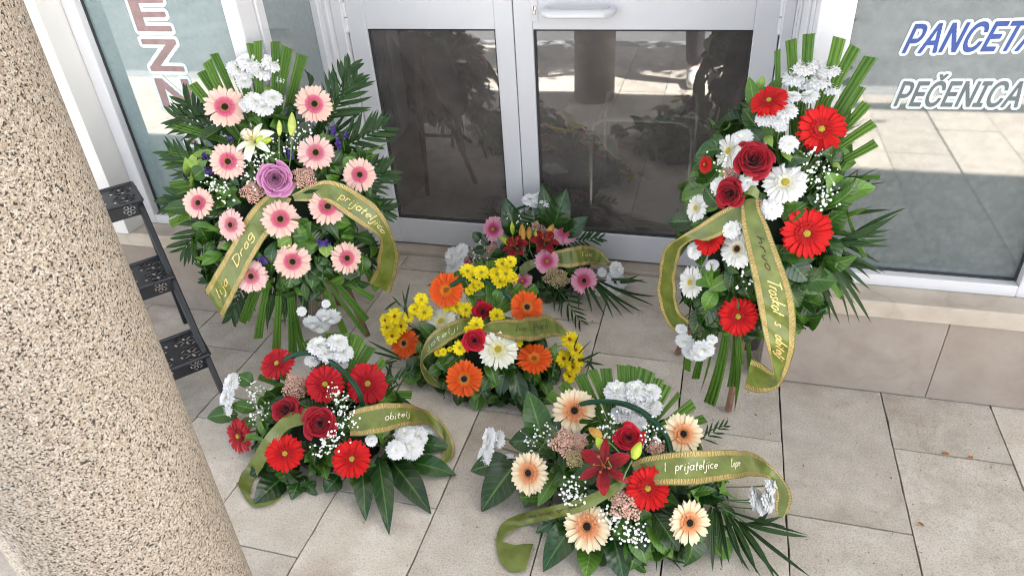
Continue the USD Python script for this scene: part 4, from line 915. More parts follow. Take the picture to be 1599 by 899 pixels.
# ---- a hand: single-stroke letters, x height 0.5, capitals 1
def arc(cx, cy, rx, ry, a0, a1, n=7):
    return [(cx + rx * math.cos(math.radians(a)), cy + ry * math.sin(math.radians(a))) for a in np.linspace(a0, a1, n)]
GL = {
    'a': (.5, [arc(.24, .25, .2, .25, 50, 330, 9), [(.43, .5), (.42, .2), (.48, .02)]]), 'b': (.46, [[(.08, 1.), (.06, .1)], arc(.24, .24, .19, .24, 160, -170, 9)]), 'c': (.42, [arc(.25, .25, .2, .25, 50, 310, 8)]),
    'd': (.5, [arc(.22, .25, .19, .25, 40, 330, 9), [(.42, 1.), (.41, .2), (.46, .02)]]), 'e': (.44, [[(.06, .26), (.38, .3)] + arc(.23, .27, .17, .24, 20, 310, 8)]), 'g': (.48, [arc(.23, .27, .19, .23, 40, 330, 9), [(.42, .5), (.42, -.15), (.25, -.38), (.06, -.25)]]),
    'h': (.48, [[(.08, 1.), (.07, 0.)], [(.07, .3), (.24, .5), (.4, .35), (.41, 0.)]]), 'i': (.22, [[(.1, .5), (.1, .05), (.16, .0)], [(.11, .7), (.12, .76)]]), 'j': (.26, [[(.16, .5), (.15, -.2), (.02, -.38), (-.08, -.25)], [(.17, .7), (.18, .76)]]),
    'k': (.44, [[(.08, 1.), (.07, 0.)], [(.38, .5), (.1, .24), (.4, 0.)]]), 'l': (.24, [[(.09, 1.), (.08, .1), (.17, 0.)]]), 'm': (.72, [[(.07, .5), (.07, 0.)], [(.07, .3), (.2, .5), (.34, .36), (.35, 0.)], [(.35, .32), (.48, .5), (.62, .36), (.64, 0.)]]),
    'n': (.48, [[(.07, .5), (.07, 0.)], [(.07, .3), (.24, .5), (.4, .35), (.42, 0.)]]), 'o': (.46, [arc(.23, .25, .19, .25, 90, 450, 11)]), 'p': (.46, [[(.08, .5), (.06, -.4)], arc(.24, .25, .19, .25, 160, -170, 9)]),
    'r': (.36, [[(.07, .5), (.07, 0.)], [(.07, .28), (.18, .48), (.33, .46)]]), 's': (.38, [[(.32, .46), (.16, .5), (.08, .38), (.2, .26), (.32, .13), (.2, 0.), (.04, .06)]]), 't': (.36, [[(.16, .85), (.15, .1), (.28, .02)], [(.03, .52), (.31, .54)]]),
    'u': (.48, [[(.07, .5), (.08, .12), (.24, 0.), (.38, .15), (.4, .5), (.41, .05)]]), 'v': (.42, [[(.04, .5), (.19, 0.), (.37, .5)]]), 'y': (.44, [[(.06, .5), (.2, .08)], [(.4, .5), (.2, -.05), (.05, -.35)]]), 'z': (.42, [[(.06, .48), (.36, .48), (.07, .02), (.38, .03)]]),
    'D': (.66, [[(.1, 1.), (.1, 0.)], [(.02, 1.), (.3, .98), (.58, .7), (.56, .3), (.3, .02), (.04, .0)]]), 'T': (.6, [[(.0, .97), (.6, 1.)], [(.3, 1.), (.28, 0.)]]), 'L': (.52, [[(.1, 1.), (.08, .02), (.5, .04)]]), 'P': (.56, [[(.1, 1.), (.08, 0.)], [(.02, .98), (.35, 1.), (.5, .78), (.36, .55), (.1, .5)]]),
    'K': (.56, [[(.1, 1.), (.08, 0.)], [(.5, .98), (.12, .45), (.54, .0)]]), 'I': (.26, [[(.12, 1.), (.1, 0.)]]), ' ': (.38, []),
}
def write(text):
    out, x, wd = [], 0.0, -1
    for i, c in enumerate(text):
        w, st = GL[c]
        if c != ' ' and (i == 0 or text[i - 1] == ' '): wd += 1
        jy = .05 * math.sin(i * 2.1)
        for q in st: out.append((wd, [(x + a + .12 * b, (b + jy + .4) / 1.4) for a, b in q]))
        x += w + .06
    return out, max(x, .1)
def axes_of(n):
    n = unit(n); x = unit(np.cross((0, 0, 1), n)); return np.stack([x, np.cross(n, x), n], 1)
def up_axes():
    return np.eye(3)
# ================================================================== left standing spray: peach gerberas
def easel(a, feet, top):
    for f in feet: obj('easel_leg', tube(np.array([f, top]), .011, 6), 'wood_leg', a.t, smooth=40)
    m = (np.array(feet[0]) + feet[1]) / 2; obj('easel_bar', tube(np.array([feet[0] + (np.array(top) - feet[0]) * .35, feet[1] + (np.array(top) - feet[1]) * .35]), .009, 6), 'wood_leg', a.t, smooth=40)
A = Arr('standing_spray', 'tall standing spray of peach pink gerberas with a mauve rose and a green ribbon', (-1.34, 1.80, .53), (.31, .40, .13), axes_of((.36, -.87, .33)), (-1.34, 1.80, 0), 11)
A.core(.6); A.low = 462
easel(A, [hit(459, 512, 2, 0), hit(574, 524, 2, 0), (-1.36, 2.02, 0)], (-1.36, 1.92, .75))
for x, y, w in [(374, 96, 16), (392, 68, 14), (403, 64, 13), (430, 65, 14), (449, 74, 16), (472, 86, 16), (334, 84, 13), (323, 96, 15), (314, 112, 14), (300, 131, 15)]:
    A.blade(415 + (x - 400) * .25, 235, x, y, w * 1.05, .45, .8)
for x, y, w in [(268, 194, 12), (265, 290, 10), (259, 255, 11), (262, 236, 11), (272, 300, 10), (590, 246, 10), (588, 302, 10), (262, 334, 11), (266, 350, 11)]:
    A.blade(400 if x < 430 else 470, 262 + (y - 262) * .35, x, y, w * 1.2, .5, .98)
for x, y, w in [(378, 503, 11), (403, 528, 12), (431, 553, 12), (457, 556, 12), (473, 548, 10), (545, 540, 11), (572, 500, 11), (583, 466, 9), (385, 500, 9), (570, 520, 7)]:
    A.blade(445 + (x - 450) * .3, 395, x, y, w * 1.1, .6, 1.0)
A.blade(560, 392, 590, 452, 14, .7, 1.05, mat='blade_green')
for b, t, n, L in [((350, 230), (292, 160), 8, 62), ((350, 280), (270, 240), 8, 60), ((345, 330), (290, 385), 8, 60), ((330, 300), (262, 318), 8, 46), ((500, 200), (552, 130), 9, 66), ((520, 240), (596, 200), 8, 60), ((530, 300), (600, 268), 8, 60),
                   ((520, 380), (580, 400), 8, 52), ((520, 170), (545, 108), 7, 50), ((540, 330), (605, 330), 7, 44), ((350, 200), (278, 185), 8, 56), ((360, 420), (330, 440), 7, 40), ((380, 440), (362, 492), 7, 40)]:
    A.plume(b, t, n + 1, L, 6.6, .7, .9)
A.spray(26, 440, 300, 186, 190, 150, -42, 62); A.spray(26, 440, 300, 184, 190, 150, 118, 222); A.spray(16, 445, 330, 120, 190, 190, 232, 300)
A.fill(95, (.05, .09), (.24, .42), (('leaf_dark', 6), ('leaf_mid', 5), ('leaf_glossy', 3), ('leaf_light', 1)), (.72, .98), -.02)
for x0, y0, x1, y1, w, m in [(318, 252, 292, 256, 24, 'leaf_light'), (305, 240, 325, 248, 16, 'leaf_light'), (322, 262, 300, 280, 26, 'leaf_mid'), (372, 296, 340, 300, 22, 'leaf_mid'), (455, 372, 434, 386, 26, 'leaf_light'), (480, 340, 466, 366, 20, 'leaf_mid'), (498, 335, 524, 345, 22, 'leaf_light'),
                             (520, 345, 548, 350, 24, 'leaf_mid'), (508, 378, 510, 402, 22, 'leaf_light'), (535, 262, 555, 245, 18, 'leaf_mid'), (340, 360, 296, 352, 16, 'leaf_mid'), (335, 375, 320, 398, 15, 'leaf_dark'), (440, 180, 446, 205, 18, 'leaf_dark'), (470, 300, 505, 290, 16, 'leaf_dark'), (540, 275, 568, 290, 14, 'leaf_mid'),
                             (480, 420, 506, 440, 20, 'leaf_dark'), (474, 440, 478, 470, 14, 'leaf_dark'), (490, 400, 520, 430, 22, 'leaf_dark'), (500, 330, 530, 375, 18, 'leaf_dark')]:
    A.leaf(x0, y0, x1, y1, w, m, .95, 1.05, droop=.1)
pp, pl = 'petal_peach_pink', 'petal_pale_pink'
for x, y, r, m, tx, ty in [(351, 167, 31, pp, -.1, .15), (490, 163, 29, pp, .1, .1), (357, 252, 28, pp, -.35, .1), (493, 239, 28, pl, .05, .3), (561, 273, 26, pp, .35, 0), (311, 317, 25, pp, -.6, 0), (362, 351, 25, pl, -.55, 0), (438, 342, 29, pp, 0, .1),
                          (511, 323, 29, pp, .1, .15), (393, 431, 26, pl, -.2, -.05), (457, 408, 28, pp, 0, -.1), (541, 403, 25, pp, .25, -.1)]:
    A.gerbera(x, y, r, m, 'centre_dark', tx, ty, 1.10)
A.rose(431, 280, 28, 'petal_rose_mauve', 0, -.05, 1.12)
A.lily(398, 222, 34, 'petal_lily_white', -.5, .5, 1.05, 0.4, off=.03)
for b in [(455, 212, 456, 176, 7, 'bud_pale'), (436, 212, 436, 188, 4.5, 'bud_pale'), (400, 220, 424, 218, 8, 'bud_green'), (417, 222, 417, 206, 4, 'bud_green')]: A.bud(*b)
for x, y, r in [(390, 96, 21), (371, 108, 17), (426, 98, 18), (411, 111, 18), (384, 112, 16), (381, 128, 13), (438, 121, 11), (399, 159, 19), (425, 153, 17), (412, 168, 17), (386, 164, 13), (398, 105, 15)]:
    A.mum(x, y, r, ty=.75, k=1.06, tx=A.g.uniform(-.2, .2), flat=.8, stem_to=A.D(412, 215, .8))
for x, y, r in [(509, 474, 7), (499, 508, 17), (517, 495, 16), (487, 503, 14), (471, 486, 8), (506, 492, 13)]:
    A.mum(x, y, r, ty=-.9 if r > 9 else .2, k=1.05, off=.03, flat=.8, stem_to=A.D(480, 400, .9))
for x, y, r, n in [(468, 208, 14, 26), (448, 222, 12, 18), (421, 235, 13, 20), (414, 252, 12, 18), (382, 254, 12, 14), (396, 279, 13, 18), (336, 288, 13, 26), (350, 305, 14, 24), (405, 250, 10, 12)]: A.gyps(x, y, r, n)
for x, y, r in [(476, 277, 17), (394, 300, 17)]: A.sedum(x, y, r, k=1.1)
for x, y, r in [(521, 202, 9), (529, 225, 10), (453, 240, 11), (444, 234, 8), (322, 242, 9), (326, 266, 9), (359, 219, 7), (410, 404, 10), (499, 382, 8), (509, 379, 8), (540, 212, 7)]: A.statice(x, y, r)
A.ribbon([[(424, 300), (456, 310), 1.0], [(402, 316), (440, 340), 1.08], [(379, 346), (420, 365), 1.12], [(362, 380), (401, 394), 1.16], [(334, 428), (374, 446), 1.22], [(320, 452), (348, 498), 1.25]],
         [('lija  Drag', .92, .34, 'ink_gold', True)])
A.ribbon([[(456, 304), (460, 314), .95], [(484, 289), (487, 315), 1.05], [(510, 281), (515, 318), 1.15], [(540, 289), (540, 336), 1.25], [(566, 305), (566, 353), 1.3], [(592, 326), (592, 372), 1.3], [(612, 364), (590, 402), 1.25], [(623, 408), (585, 424), 1.2], [(609, 458), (576, 442), 1.15]],
         [('prijateljica', .27, .62, 'ink_gold', True, (.26, .74))])
A.fill(45, (.06, .10), (.35, .5), (('leaf_dark', 3), ('leaf_mid', 3), ('leaf_glossy', 2)), (.66, .76), .1)
A.finish()

# ================================================================== right standing spray: red and white
B = Arr('standing_spray', 'tall standing spray of red and white gerberas with dark red roses and a gold-lettered ribbon', (.135, 1.72, .58), (.19, .38, .12), axes_of((-.2, -.92, .25)), (.135, 1.72, 0), 12)
B.core(.62); B.low = 528
easel(B, [hit(1137, 640, 2, 0.005), hit(1058, 551, 2, .005), (.30, 1.86, .35)], (.17, 1.80, .78))
obj('foam_pot', trimesh.creation.revolve(np.array([[0, 0], [.03, 0], [.042, .10], [.038, .10], [0, .08]]), sections=20, transform=trimesh.transformations.translation_matrix((.165, 1.80, .19))), 'pot_black', B.t, smooth=40)
for x, y, w in [(1214, 78, 9), (1235, 62, 16), (1263, 53, 17), (1311, 59, 19), (1336, 73, 18), (1360, 89, 19), (1341, 134, 22), (1354, 162, 16), (1365, 192, 15), (1368, 223, 14), (1374, 277, 8)]:
    B.blade(1240 + (x - 1262) * .2, 262 + (y - 150) * .2, x, y, w * 1.05, .5, .9)
for x0, x, y, w, pt in [(1140, 1108, 630, 17, 0), (1148, 1143, 603, 14, 0), (1152, 1147, 641, 8, 1), (1154, 1156, 568, 11, 0), (1160, 1173, 592, 8, 0), (1095, 1072, 578, 11, 0), (1105, 1086, 591, 11, 0), (1120, 1093, 614, 4, 1)]:
    B.blade(x0, 480, x, y, w * 1.1, .8, 1.0, point=bool(pt))
B.frond((1238, 362), (1308, 386), [(1270, 470), (1297, 503), (1312, 507), (1327, 510), (1343, 505), (1361, 505), (1345, 460), (1359, 452), (1383, 426), (1390, 385), (1391, 373), (1392, 359), (1398, 338), (1403, 333), (1417, 324)], 7.5, k0=.9, k1=1.0, cut=False, droop=.05)
B.frond((1270, 300), (1330, 290), [(1310, 250), (1325, 246), (1345, 262), (1372, 262), (1384, 284)], 3, k0=.9, k1=.9)
B.frond((1230, 420), (1260, 470), [(1222, 490), (1240, 505), (1262, 500), (1281, 482), (1287, 465)], 4, k0=.8, k1=.9)
B.blade(1320, 320, 1350, 402, 8, .9, .9)
B.spray(13, 1225, 350, 165, 180, 165, -62, 18, .4); B.spray(10, 1180, 400, 130, 200, 170, 130, 240, .4, (.7, .95))
B.fill(85, (.05, .10), (.24, .42), (('leaf_dark', 7), ('leaf_mid', 4), ('leaf_glossy', 3)), (.75, 1.0), -.02)
for x0, y0, x1, y1, w, m in [(1290, 305, 1367, 293, 38, 'leaf_mid'), (1288, 258, 1312, 276, 26, 'leaf_light'), (1288, 262, 1330, 168, 20, 'leaf_mid'), (1215, 395, 1262, 400, 34, 'leaf_dark'), (1222, 345, 1262, 316, 30, 'leaf_mid'), (1220, 320, 1250, 318, 26, 'leaf_mid'), (1240, 325, 1284, 314, 26, 'leaf_dark'),
                             (1180, 180, 1170, 120, 22, 'leaf_mid'), (1185, 140, 1192, 118, 14, 'leaf_light'), (1200, 150, 1222, 122, 20, 'leaf_mid'), (1185, 205, 1160, 170, 28, 'leaf_dark'), (1190, 225, 1168, 200, 24, 'leaf_dark'), (1195, 190, 1155, 160, 16, 'leaf_dark'), (1220, 225, 1238, 255, 16, 'leaf_light'), (1255, 245, 1235, 240, 14, 'leaf_light'),
                             (1196, 212, 1206, 230, 14, 'leaf_light'), (1205, 330, 1215, 290, 20, 'leaf_dark'), (1130, 310, 1095, 330, 24, 'leaf_mid'), (1120, 290, 1092, 300, 18, 'leaf_mid'), (1115, 345, 1078, 352, 20, 'leaf_mid'), (1125, 420, 1100, 436, 22, 'leaf_mid'), (1118, 425, 1085, 428, 18, 'leaf_mid'), (1115, 450, 1078, 470, 30, 'leaf_dark'),
                             (1120, 470, 1092, 510, 30, 'leaf_glossy'), (1140, 470, 1128, 520, 30, 'leaf_dark'), (1225, 440, 1248, 480, 34, 'leaf_dark'), (1230, 470, 1268, 508, 24, 'leaf_mid'), (1222, 400, 1262, 440, 40, 'leaf_glossy'), (1110, 390, 1080, 400, 20, 'leaf_dark'), (1105, 415, 1090, 440, 14, 'leaf_light'), (1148, 262, 1120, 280, 16, 'leaf_light')]:
    B.leaf(x0, y0, x1, y1, w, m, .95, 1.08, droop=.12)
R_ = 'petal_red'
for x, y, r, m, c, tx, ty in [(1201, 158, 29, R_, 'centre_yellow', -.1, .85), (1282, 202, 36, R_, 'centre_yellow', .1, .15), (1259, 364, 39, R_, 'centre_yellow', .15, 0), (1108, 373, 26, R_, 'centre_yellow', -.85, .1), (1153, 494, 30, R_, 'centre_yellow', -.1, -.1), (1101, 257, 14, R_, 'centre_yellow', -1.5, .2)]:
    B.gerbera(x, y, r, m, c, tx, ty, 1.12, label='red gerbera')
for x, y, r, c, tx, ty in [(1226, 286, 33, 'centre_yellow', .1, .2), (1140, 236, 28, 'centre_yellow', -1.5, .3), (1153, 389, 30, 'centre_dark', -.7, .1), (1080, 441, 26, 'centre_yellow', -1.6, -.1), (1088, 325, 22, 'centre_yellow', -1.3, .3)]:
    B.gerbera(x, y, r, 'petal_white', c, tx, ty, 1.10, label='white gerbera')
B.rose(1178, 250, 31, 'petal_rose_red', .1, .35, 1.12); B.rose(1140, 302, 24, 'petal_rose_red', -.45, -.1, 1.12)
for x, y, r in [(1257, 103, 22), (1242, 119, 22), (1280, 124, 23), (1296, 108, 20), (1300, 137, 17), (1262, 128, 18), (1238, 151, 13), (1264, 150, 15), (1196, 186, 17), (1226, 173, 20), (1216, 186, 18), (1219, 198, 11), (1209, 178, 15)]:
    B.mum(x, y, r, ty=.9, tx=B.g.uniform(-.15, .2), flat=.85, k=1.1, stem_to=B.D(1240, 260, .8))
for x, y, r, tx, ty in [(1232, 225, 16, .2, .4), (1160, 216, 16, -.3, .5), (1167, 285, 16, 0, .2), (1122, 292, 16, -.8, .2), (1205, 326, 18, .1, 0), (1141, 356, 17, -.4, .1), (1084, 392, 14, -.8, 0), (1112, 414, 11, -.4, .6)]: B.mum(x, y, r, tx=tx, ty=ty, k=1.12)
for x, y, r in [(1069, 533, 15), (1081, 549, 17), (1099, 545, 17), (1064, 514, 10), (1112, 530, 9), (1090, 553, 14)]: B.mum(x, y, r, tx=-.2, ty=-.7, k=1.05, off=.03, flat=.8, stem_to=B.D(1125, 450, .9))
for x, y, r, n in [(1277, 247, 15, 26), (1287, 275, 16, 26), (1290, 297, 15, 26), (1302, 304, 12, 18), (1285, 318, 11, 14), (1262, 268, 13, 16), (1133, 258, 13, 22), (1120, 246, 11, 12), (1164, 434, 11, 14), (1162, 420, 9, 8)]: B.gyps(x, y, r, n)
for x, y, r in [(1142, 272, 14), (1185, 320, 12), (1192, 334, 9)]: B.sedum(x, y, r)
B.ribbon([[(1166, 312), (1174, 342), 1.05], [(1147, 318), (1156, 352), 1.1], [(1120, 332), (1130, 366), 1.18], [(1090, 352), (1102, 376), 1.25], [(1062, 370), (1084, 374), 1.28], [(1040, 385), (1066, 388), 1.25], [(1029, 420), (1057, 418), 1.2], [(1028, 468), (1056, 462), 1.15], [(1040, 503), (1064, 488), 1.1], [(1060, 521), (1078, 503), 1.05]])
B.ribbon([[(1156, 312), (1186, 308), 1.12], [(1157, 330), (1187, 325), 1.2], [(1159, 360), (1201, 356), 1.28], [(1172, 420), (1221, 410), 1.34], [(1182, 470), (1238, 460), 1.36], [(1193, 525), (1243, 505), 1.36], [(1203, 562), (1239, 552), 1.34], [(1208, 578), (1229, 582), 1.30], [(1204, 576), (1212, 607), 1.26], [(1190, 568), (1190, 614), 1.22], [(1173, 560), (1162, 606), 1.18]],
         [('hrvo', .16, .31, 'ink_dull', False, (.36, .70)), ('Troskot', .345, .505, 'ink_gold', False, (.26, .74)), ('s', .545, .565, 'ink_gold', False, (.30, .74)), ('obitelj', .60, .72, 'ink_gold', False, (.26, .76))])
B.ribbon([[(1154, 306), (1166, 292), 1.12], [(1170, 304), (1178, 290), 1.2], [(1184, 312), (1186, 298), 1.14]], gold=False, n=24)
B.fill(45, (.06, .10), (.35, .5), (('leaf_dark', 3), ('leaf_mid', 3), ('leaf_glossy', 2)), (.66, .76), .1)
B.finish()

# ================================================================== baskets
def basket(label, px, py, z, radii, seed):
    c = hit(px, py, 2, z); c[2] = .02
    a = Arr('flower_basket', label, c, radii, up_axes(), (c[0], c[1], 0), seed); a.root = c + (0, 0, .03); a.tray(min(.13, radii[1] * .7)); a.core(.6); return a
# ---- red basket
C = basket('low basket of red gerberas and dark roses, nearest the granite column', 508, 655, .11, (.25, .17, .18), 21)
for x, y, w in [(497, 526, 16), (513, 520, 16), (530, 519, 16), (550, 521, 20), (562, 526, 18), (579, 541, 18), (600, 563, 14), (643, 616, 13), (478, 532, 14), (410, 572, 11), (404, 588, 9)]: C.blade(520 + (x - 520) * .2, 620, x, y, w * 1.05, .3, .85, off=-.05)
for x0, y0, x1, y1, w, m in [(565, 722, 571, 813, 32, 'leaf_glossy'), (590, 712, 608, 834, 34, 'leaf_glossy'), (606, 716, 673, 802, 44, 'leaf_glossy'), (640, 722, 713, 742, 34, 'leaf_glossy'), (640, 692, 705, 700, 30, 'leaf_glossy'), (446, 742, 396, 787, 44, 'leaf_glossy'), (470, 745, 455, 780, 34, 'leaf_glossy'),
                             (530, 742, 507, 769, 34, 'leaf_glossy'), (372, 646, 323, 652, 30, 'leaf_dark'), (395, 600, 370, 585, 26, 'leaf_dark'), (400, 640, 362, 632, 24, 'leaf_mid'), (420, 725, 390, 742, 30, 'leaf_dark'), (500, 722, 482, 742, 22, 'leaf_mid'), (503, 722, 510, 748, 22, 'leaf_mid'), (506, 715, 528, 728, 20, 'leaf_mid'), (490, 712, 475, 722, 20, 'leaf_mid'), (488, 708, 490, 700, 16, 'leaf_mid'),
                             (400, 660, 372, 665, 22, 'leaf_mid'), (600, 690, 585, 676, 22, 'leaf_mid'), (590, 600, 620, 590, 16, 'leaf_dark'), (380, 690, 420, 690, 14, 'leaf_mid')]:
    C.leaf(x0, y0, x1, y1, w, m, .85, 1.12, droop=.12, tip=.42, wave=.02)
C.fill(80, (.05, .09), (.26, .44), (('leaf_dark', 5), ('leaf_mid', 5), ('leaf_glossy', 3)), (.74, .98))
for x, y, r, tx, ty in [(433, 568, 27, -.5, .5), (507, 600, 30, 0, .25), (573, 599, 33, .1, .1), (374, 680, 28, -.9, -.2), (445, 707, 29, -.15, .0), (549, 716, 30, .05, -.05)]:
    C.gerbera(x, y, r, 'petal_crimson' if y < 690 else R_, 'centre_yellow', tx, ty, 1.15)
C.rose(447, 639, 23, 'petal_rose_red', -.4, .3, 1.1); C.rose(499, 661, 27, 'petal_rose_red', -.1, .1, 1.15)
C.sedum(461, 603, 19, k=1.12)
for x, y, r in [(498, 540, 19), (527, 534, 17), (514, 551, 19), (535, 550, 18), (488, 562, 13), (531, 568, 13)]: C.mum(x, y, r, ty=.8, flat=.8, k=1.12, stem_to=C.D(520, 610, .8))
for x, y, r, tx, ty in [(361, 598, 18, -.9, .3), (354, 621, 18, -1.0, .1), (352, 641, 15, -.9, -.1), (657, 662, 19, .3, .4), (632, 676, 17, 0, .3), (643, 698, 20, .2, .1), (618, 702, 16, -.1, 0), (668, 681, 19, .6, .2), (580, 687, 10, .1, .2), (652, 680, 18, .3, .2)]: C.mum(x, y, r, tx=tx, ty=ty, k=1.15)
for x, y, r, n in [(399, 606, 14, 22), (405, 628, 14, 28), (402, 647, 12, 18), (533, 621, 15, 26), (536, 645, 16, 32), (545, 660, 14, 22), (512, 689, 14, 24), (500, 704, 14, 22), (524, 682, 16, 34), (520, 612, 12, 12)]: C.gyps(x, y, r, n, 1.12)
C.handle([(433, 596, 1.0), (435, 577, 1.15), (450, 559, 1.25), (473, 551, 1.3), (499, 555, 1.3), (526, 572, 1.3), (548, 593, 1.28), (561, 613, 1.2), (566, 632, 1.0)])
C.ribbon([[(488, 636), (486, 662), 1.0], [(462, 640), (468, 664), 1.12], [(437, 655), (447, 672), 1.2], [(412, 684), (432, 694), 1.2], [(384, 730), (402, 742), 1.1], [(372, 752), (391, 765), 1.05], [(376, 766), (392, 778), 1.0], [(394, 790), (403, 774), 1.0], [(420, 788), (418, 768), 1.0], [(438, 776), (445, 759), 1.0]], gold=False)
C.ribbon([[(546, 642), (546, 680), 1.12], [(570, 634), (568, 680), 1.25], [(600, 629), (602, 674), 1.32], [(635, 630), (640, 664), 1.35], [(664, 640), (670, 664), 1.3], [(690, 658), (686, 680), 1.2], [(708, 688), (694, 690), 1.1], [(709, 712), (686, 731), 1.05]], [('obitelj', .22, .39, 'ink_silver', True, (.30, .66))])
C.frond((600, 610), (640, 580), [(615, 590), (628, 574), (640, 570), (646, 585), (640, 600)], 5)
C.finish()

# ---- orange and yellow basket
O = basket('low basket of orange gerberas and yellow chrysanthemums in the middle', 750, 545, .11, (.25, .16, .18), 22)
for x, y, w in [(746, 409, 14), (766, 407, 15), (783, 405, 15), (802, 412, 17), (817, 446, 18), (838, 449, 16), (710, 425, 13), (728, 414, 14)]: O.blade(762 + (x - 765) * .2, 490, x, y, w, .3, .8, off=-.05)
O.fill(105, (.05, .09), (.26, .42), (('leaf_dark', 5), ('leaf_mid', 5), ('leaf_glossy', 3)), (.74, .99))
for x0, y0, x1, y1, w, m in [(800, 570, 820, 650, 30, 'leaf_glossy'), (812, 590, 835, 652, 34, 'leaf_dark'), (790, 575, 780, 620, 26, 'leaf_glossy'), (770, 580, 752, 612, 22, 'leaf_mid'), (780, 565, 806, 575, 24, 'leaf_glossy'), (760, 560, 775, 600, 22, 'leaf_mid'), (850, 585, 870, 600, 26, 'leaf_dark'), (752, 590, 762, 624, 20, 'leaf_glossy'), (690, 575, 668, 585, 22, 'leaf_mid'), (695, 590, 690, 608, 20, 'leaf_dark'), (745, 600, 740, 626, 18, 'leaf_mid'), (735, 462, 760, 460, 16, 'leaf_dark'), (775, 470, 780, 448, 18, 'leaf_mid')]:
    O.leaf(x0, y0, x1, y1, w, m, .9, 1.1, droop=.12)
O.frond((640, 560), (600, 565), [(572, 530), (575, 548), (580, 570), (600, 600), (612, 612), (625, 605)], 4)
O.frond((640, 500), (620, 470), [(628, 452), (640, 440), (612, 462), (600, 485)], 3.5)
O.frond((880, 570), (925, 560), [(905, 520), (925, 530), (940, 548), (945, 570), (936, 590), (912, 575)], 3.5)
for x, y, r, tx, ty in [(697, 453, 28, -.1, .15), (822, 480, 27, .15, .25), (632, 536, 24, -.6, -.05), (834, 561, 28, .1, .6), (725, 591, 29, -.05, -.05)]: O.gerbera(x, y, r, 'petal_orange', 'centre_dark' if (x, y) in ((822, 480), (725, 591), (632, 536)) else 'centre_orange', tx, ty, 1.14, label='orange gerbera')
O.gerbera(690, 502, 25, 'petal_cream_white', 'centre_yellow', -.4, .7, 1.05, label='cream white gerbera'); O.gerbera(778, 546, 31, 'petal_cream_white', 'centre_yellow', 0, .25, 1.16, label='cream white gerbera')
O.rose(755, 485, 18, 'petal_rose_bright', 0, .3, 1.14); O.rose(741, 531, 19, 'petal_rose_bright', -.05, .2, 1.16)
for x, y, r in [(784, 413, 12), (797, 409, 11), (730, 424, 14), (752, 426, 14), (742, 434, 13), (776, 429, 14), (790, 428, 14), (800, 435, 11), (780, 439, 13), (741, 449, 10), (733, 455, 8), (748, 445, 9)]: O.daisy(x, y, r, ty=.7, k=1.1, stem_to=O.D(765, 500, .8))
for x, y, r in [(658, 468, 12), (663, 488, 14), (647, 483, 10), (638, 496, 9), (698, 477, 10), (712, 479, 11), (728, 484, 13), (776, 493, 13), (744, 507, 13), (733, 516, 9), (718, 543, 12), (685, 551, 8), (692, 549, 7), (703, 545, 5), (804, 533, 13)]: O.daisy(x, y, r, k=1.14)
for x, y, r, tx in [(617, 494, 15, -.6), (606, 511, 14, -.8), (613, 525, 14, -.7), (627, 509, 13, -.4), (602, 500, 11, -.9), (889, 530, 15, .5), (898, 546, 15, .6), (880, 560, 15, .3), (894, 574, 14, .6), (903, 562, 12, .8), (889, 587, 12, .4)]: O.daisy(x, y, r, tx=tx, ty=.2, k=1.12, cen='centre_orange')
O.handle([(694, 473, 1.0), (692, 460, 1.1), (700, 450, 1.2), (720, 437, 1.28), (743, 434, 1.3), (768, 443, 1.3), (792, 461, 1.25), (806, 480, 1.15), (809, 497, 1.0)])
O.ribbon([[(742, 494), (744, 508), 1.05], [(720, 497), (726, 518), 1.18], [(695, 507), (704, 532), 1.26], [(672, 522), (684, 545), 1.25], [(661, 540), (666, 556), 1.18], [(657, 560), (661, 566), 1.1], [(658, 580), (668, 578), 1.05], [(672, 600), (682, 592), 1.0], [(702, 610), (703, 598), .95]], [('jatelji', .52, .20, 'ink_silver', True, (.28, .70))])
O.ribbon([[(752, 510), (752, 518), 1.1], [(775, 499), (778, 525), 1.24], [(805, 498), (808, 532), 1.32], [(835, 494), (838, 531), 1.34], [(860, 494), (862, 526), 1.28], [(889, 520), (886, 524), 1.15]], [('Ive  Puco', .34, .72, 'ink_dull', True, (.28, .70))])
O.finish()

# ---- pink basket with red lilies
Pk = basket('small basket of pink gerberas and red lilies against the doors', 842, 405, .12, (.20, .13, .19), 23)
for x0, y0, x1, y1, w, m in [(808, 378, 788, 307, 34, 'leaf_glossy'), (860, 360, 846, 286, 28, 'leaf_glossy'), (862, 362, 884, 294, 40, 'leaf_glossy'), (835, 360, 832, 320, 40, 'leaf_glossy'), (880, 370, 919, 338, 28, 'leaf_glossy'), (752, 378, 738, 362, 18, 'leaf_glossy'), (765, 382, 752, 366, 20, 'leaf_glossy'), (760, 390, 738, 392, 16, 'leaf_dark'), (820, 372, 816, 330, 30, 'leaf_dark')]:
    Pk.leaf(x0, y0, x1, y1, w, m, .7, 1.05, droop=.08, ty=.1)
Pk.fill(80, (.045, .08), (.26, .44), (('leaf_dark', 7), ('leaf_mid', 2), ('leaf_glossy', 4)), (.74, .99))
Pk.frond((890, 430), (950, 440), [(890, 465), (904, 485), (925, 490), (945, 493), (958, 498), (975, 497), (990, 492), (1006, 488), (1024, 478), (1026, 462), (1013, 442), (1007, 436), (1000, 428)], 4.5, droop=.10)
Pk.frond((740, 430), (690, 440), [(720, 414), (700, 412), (682, 424), (665, 447), (672, 455), (690, 462)], 4)
Pk.plume((880, 380), (935, 372), 8, 30, 4); Pk.plume((860, 440), (905, 500), 7, 34, 3.5); Pk.plume((790, 430), (740, 410), 6, 26, 4)
pk = 'petal_pink'
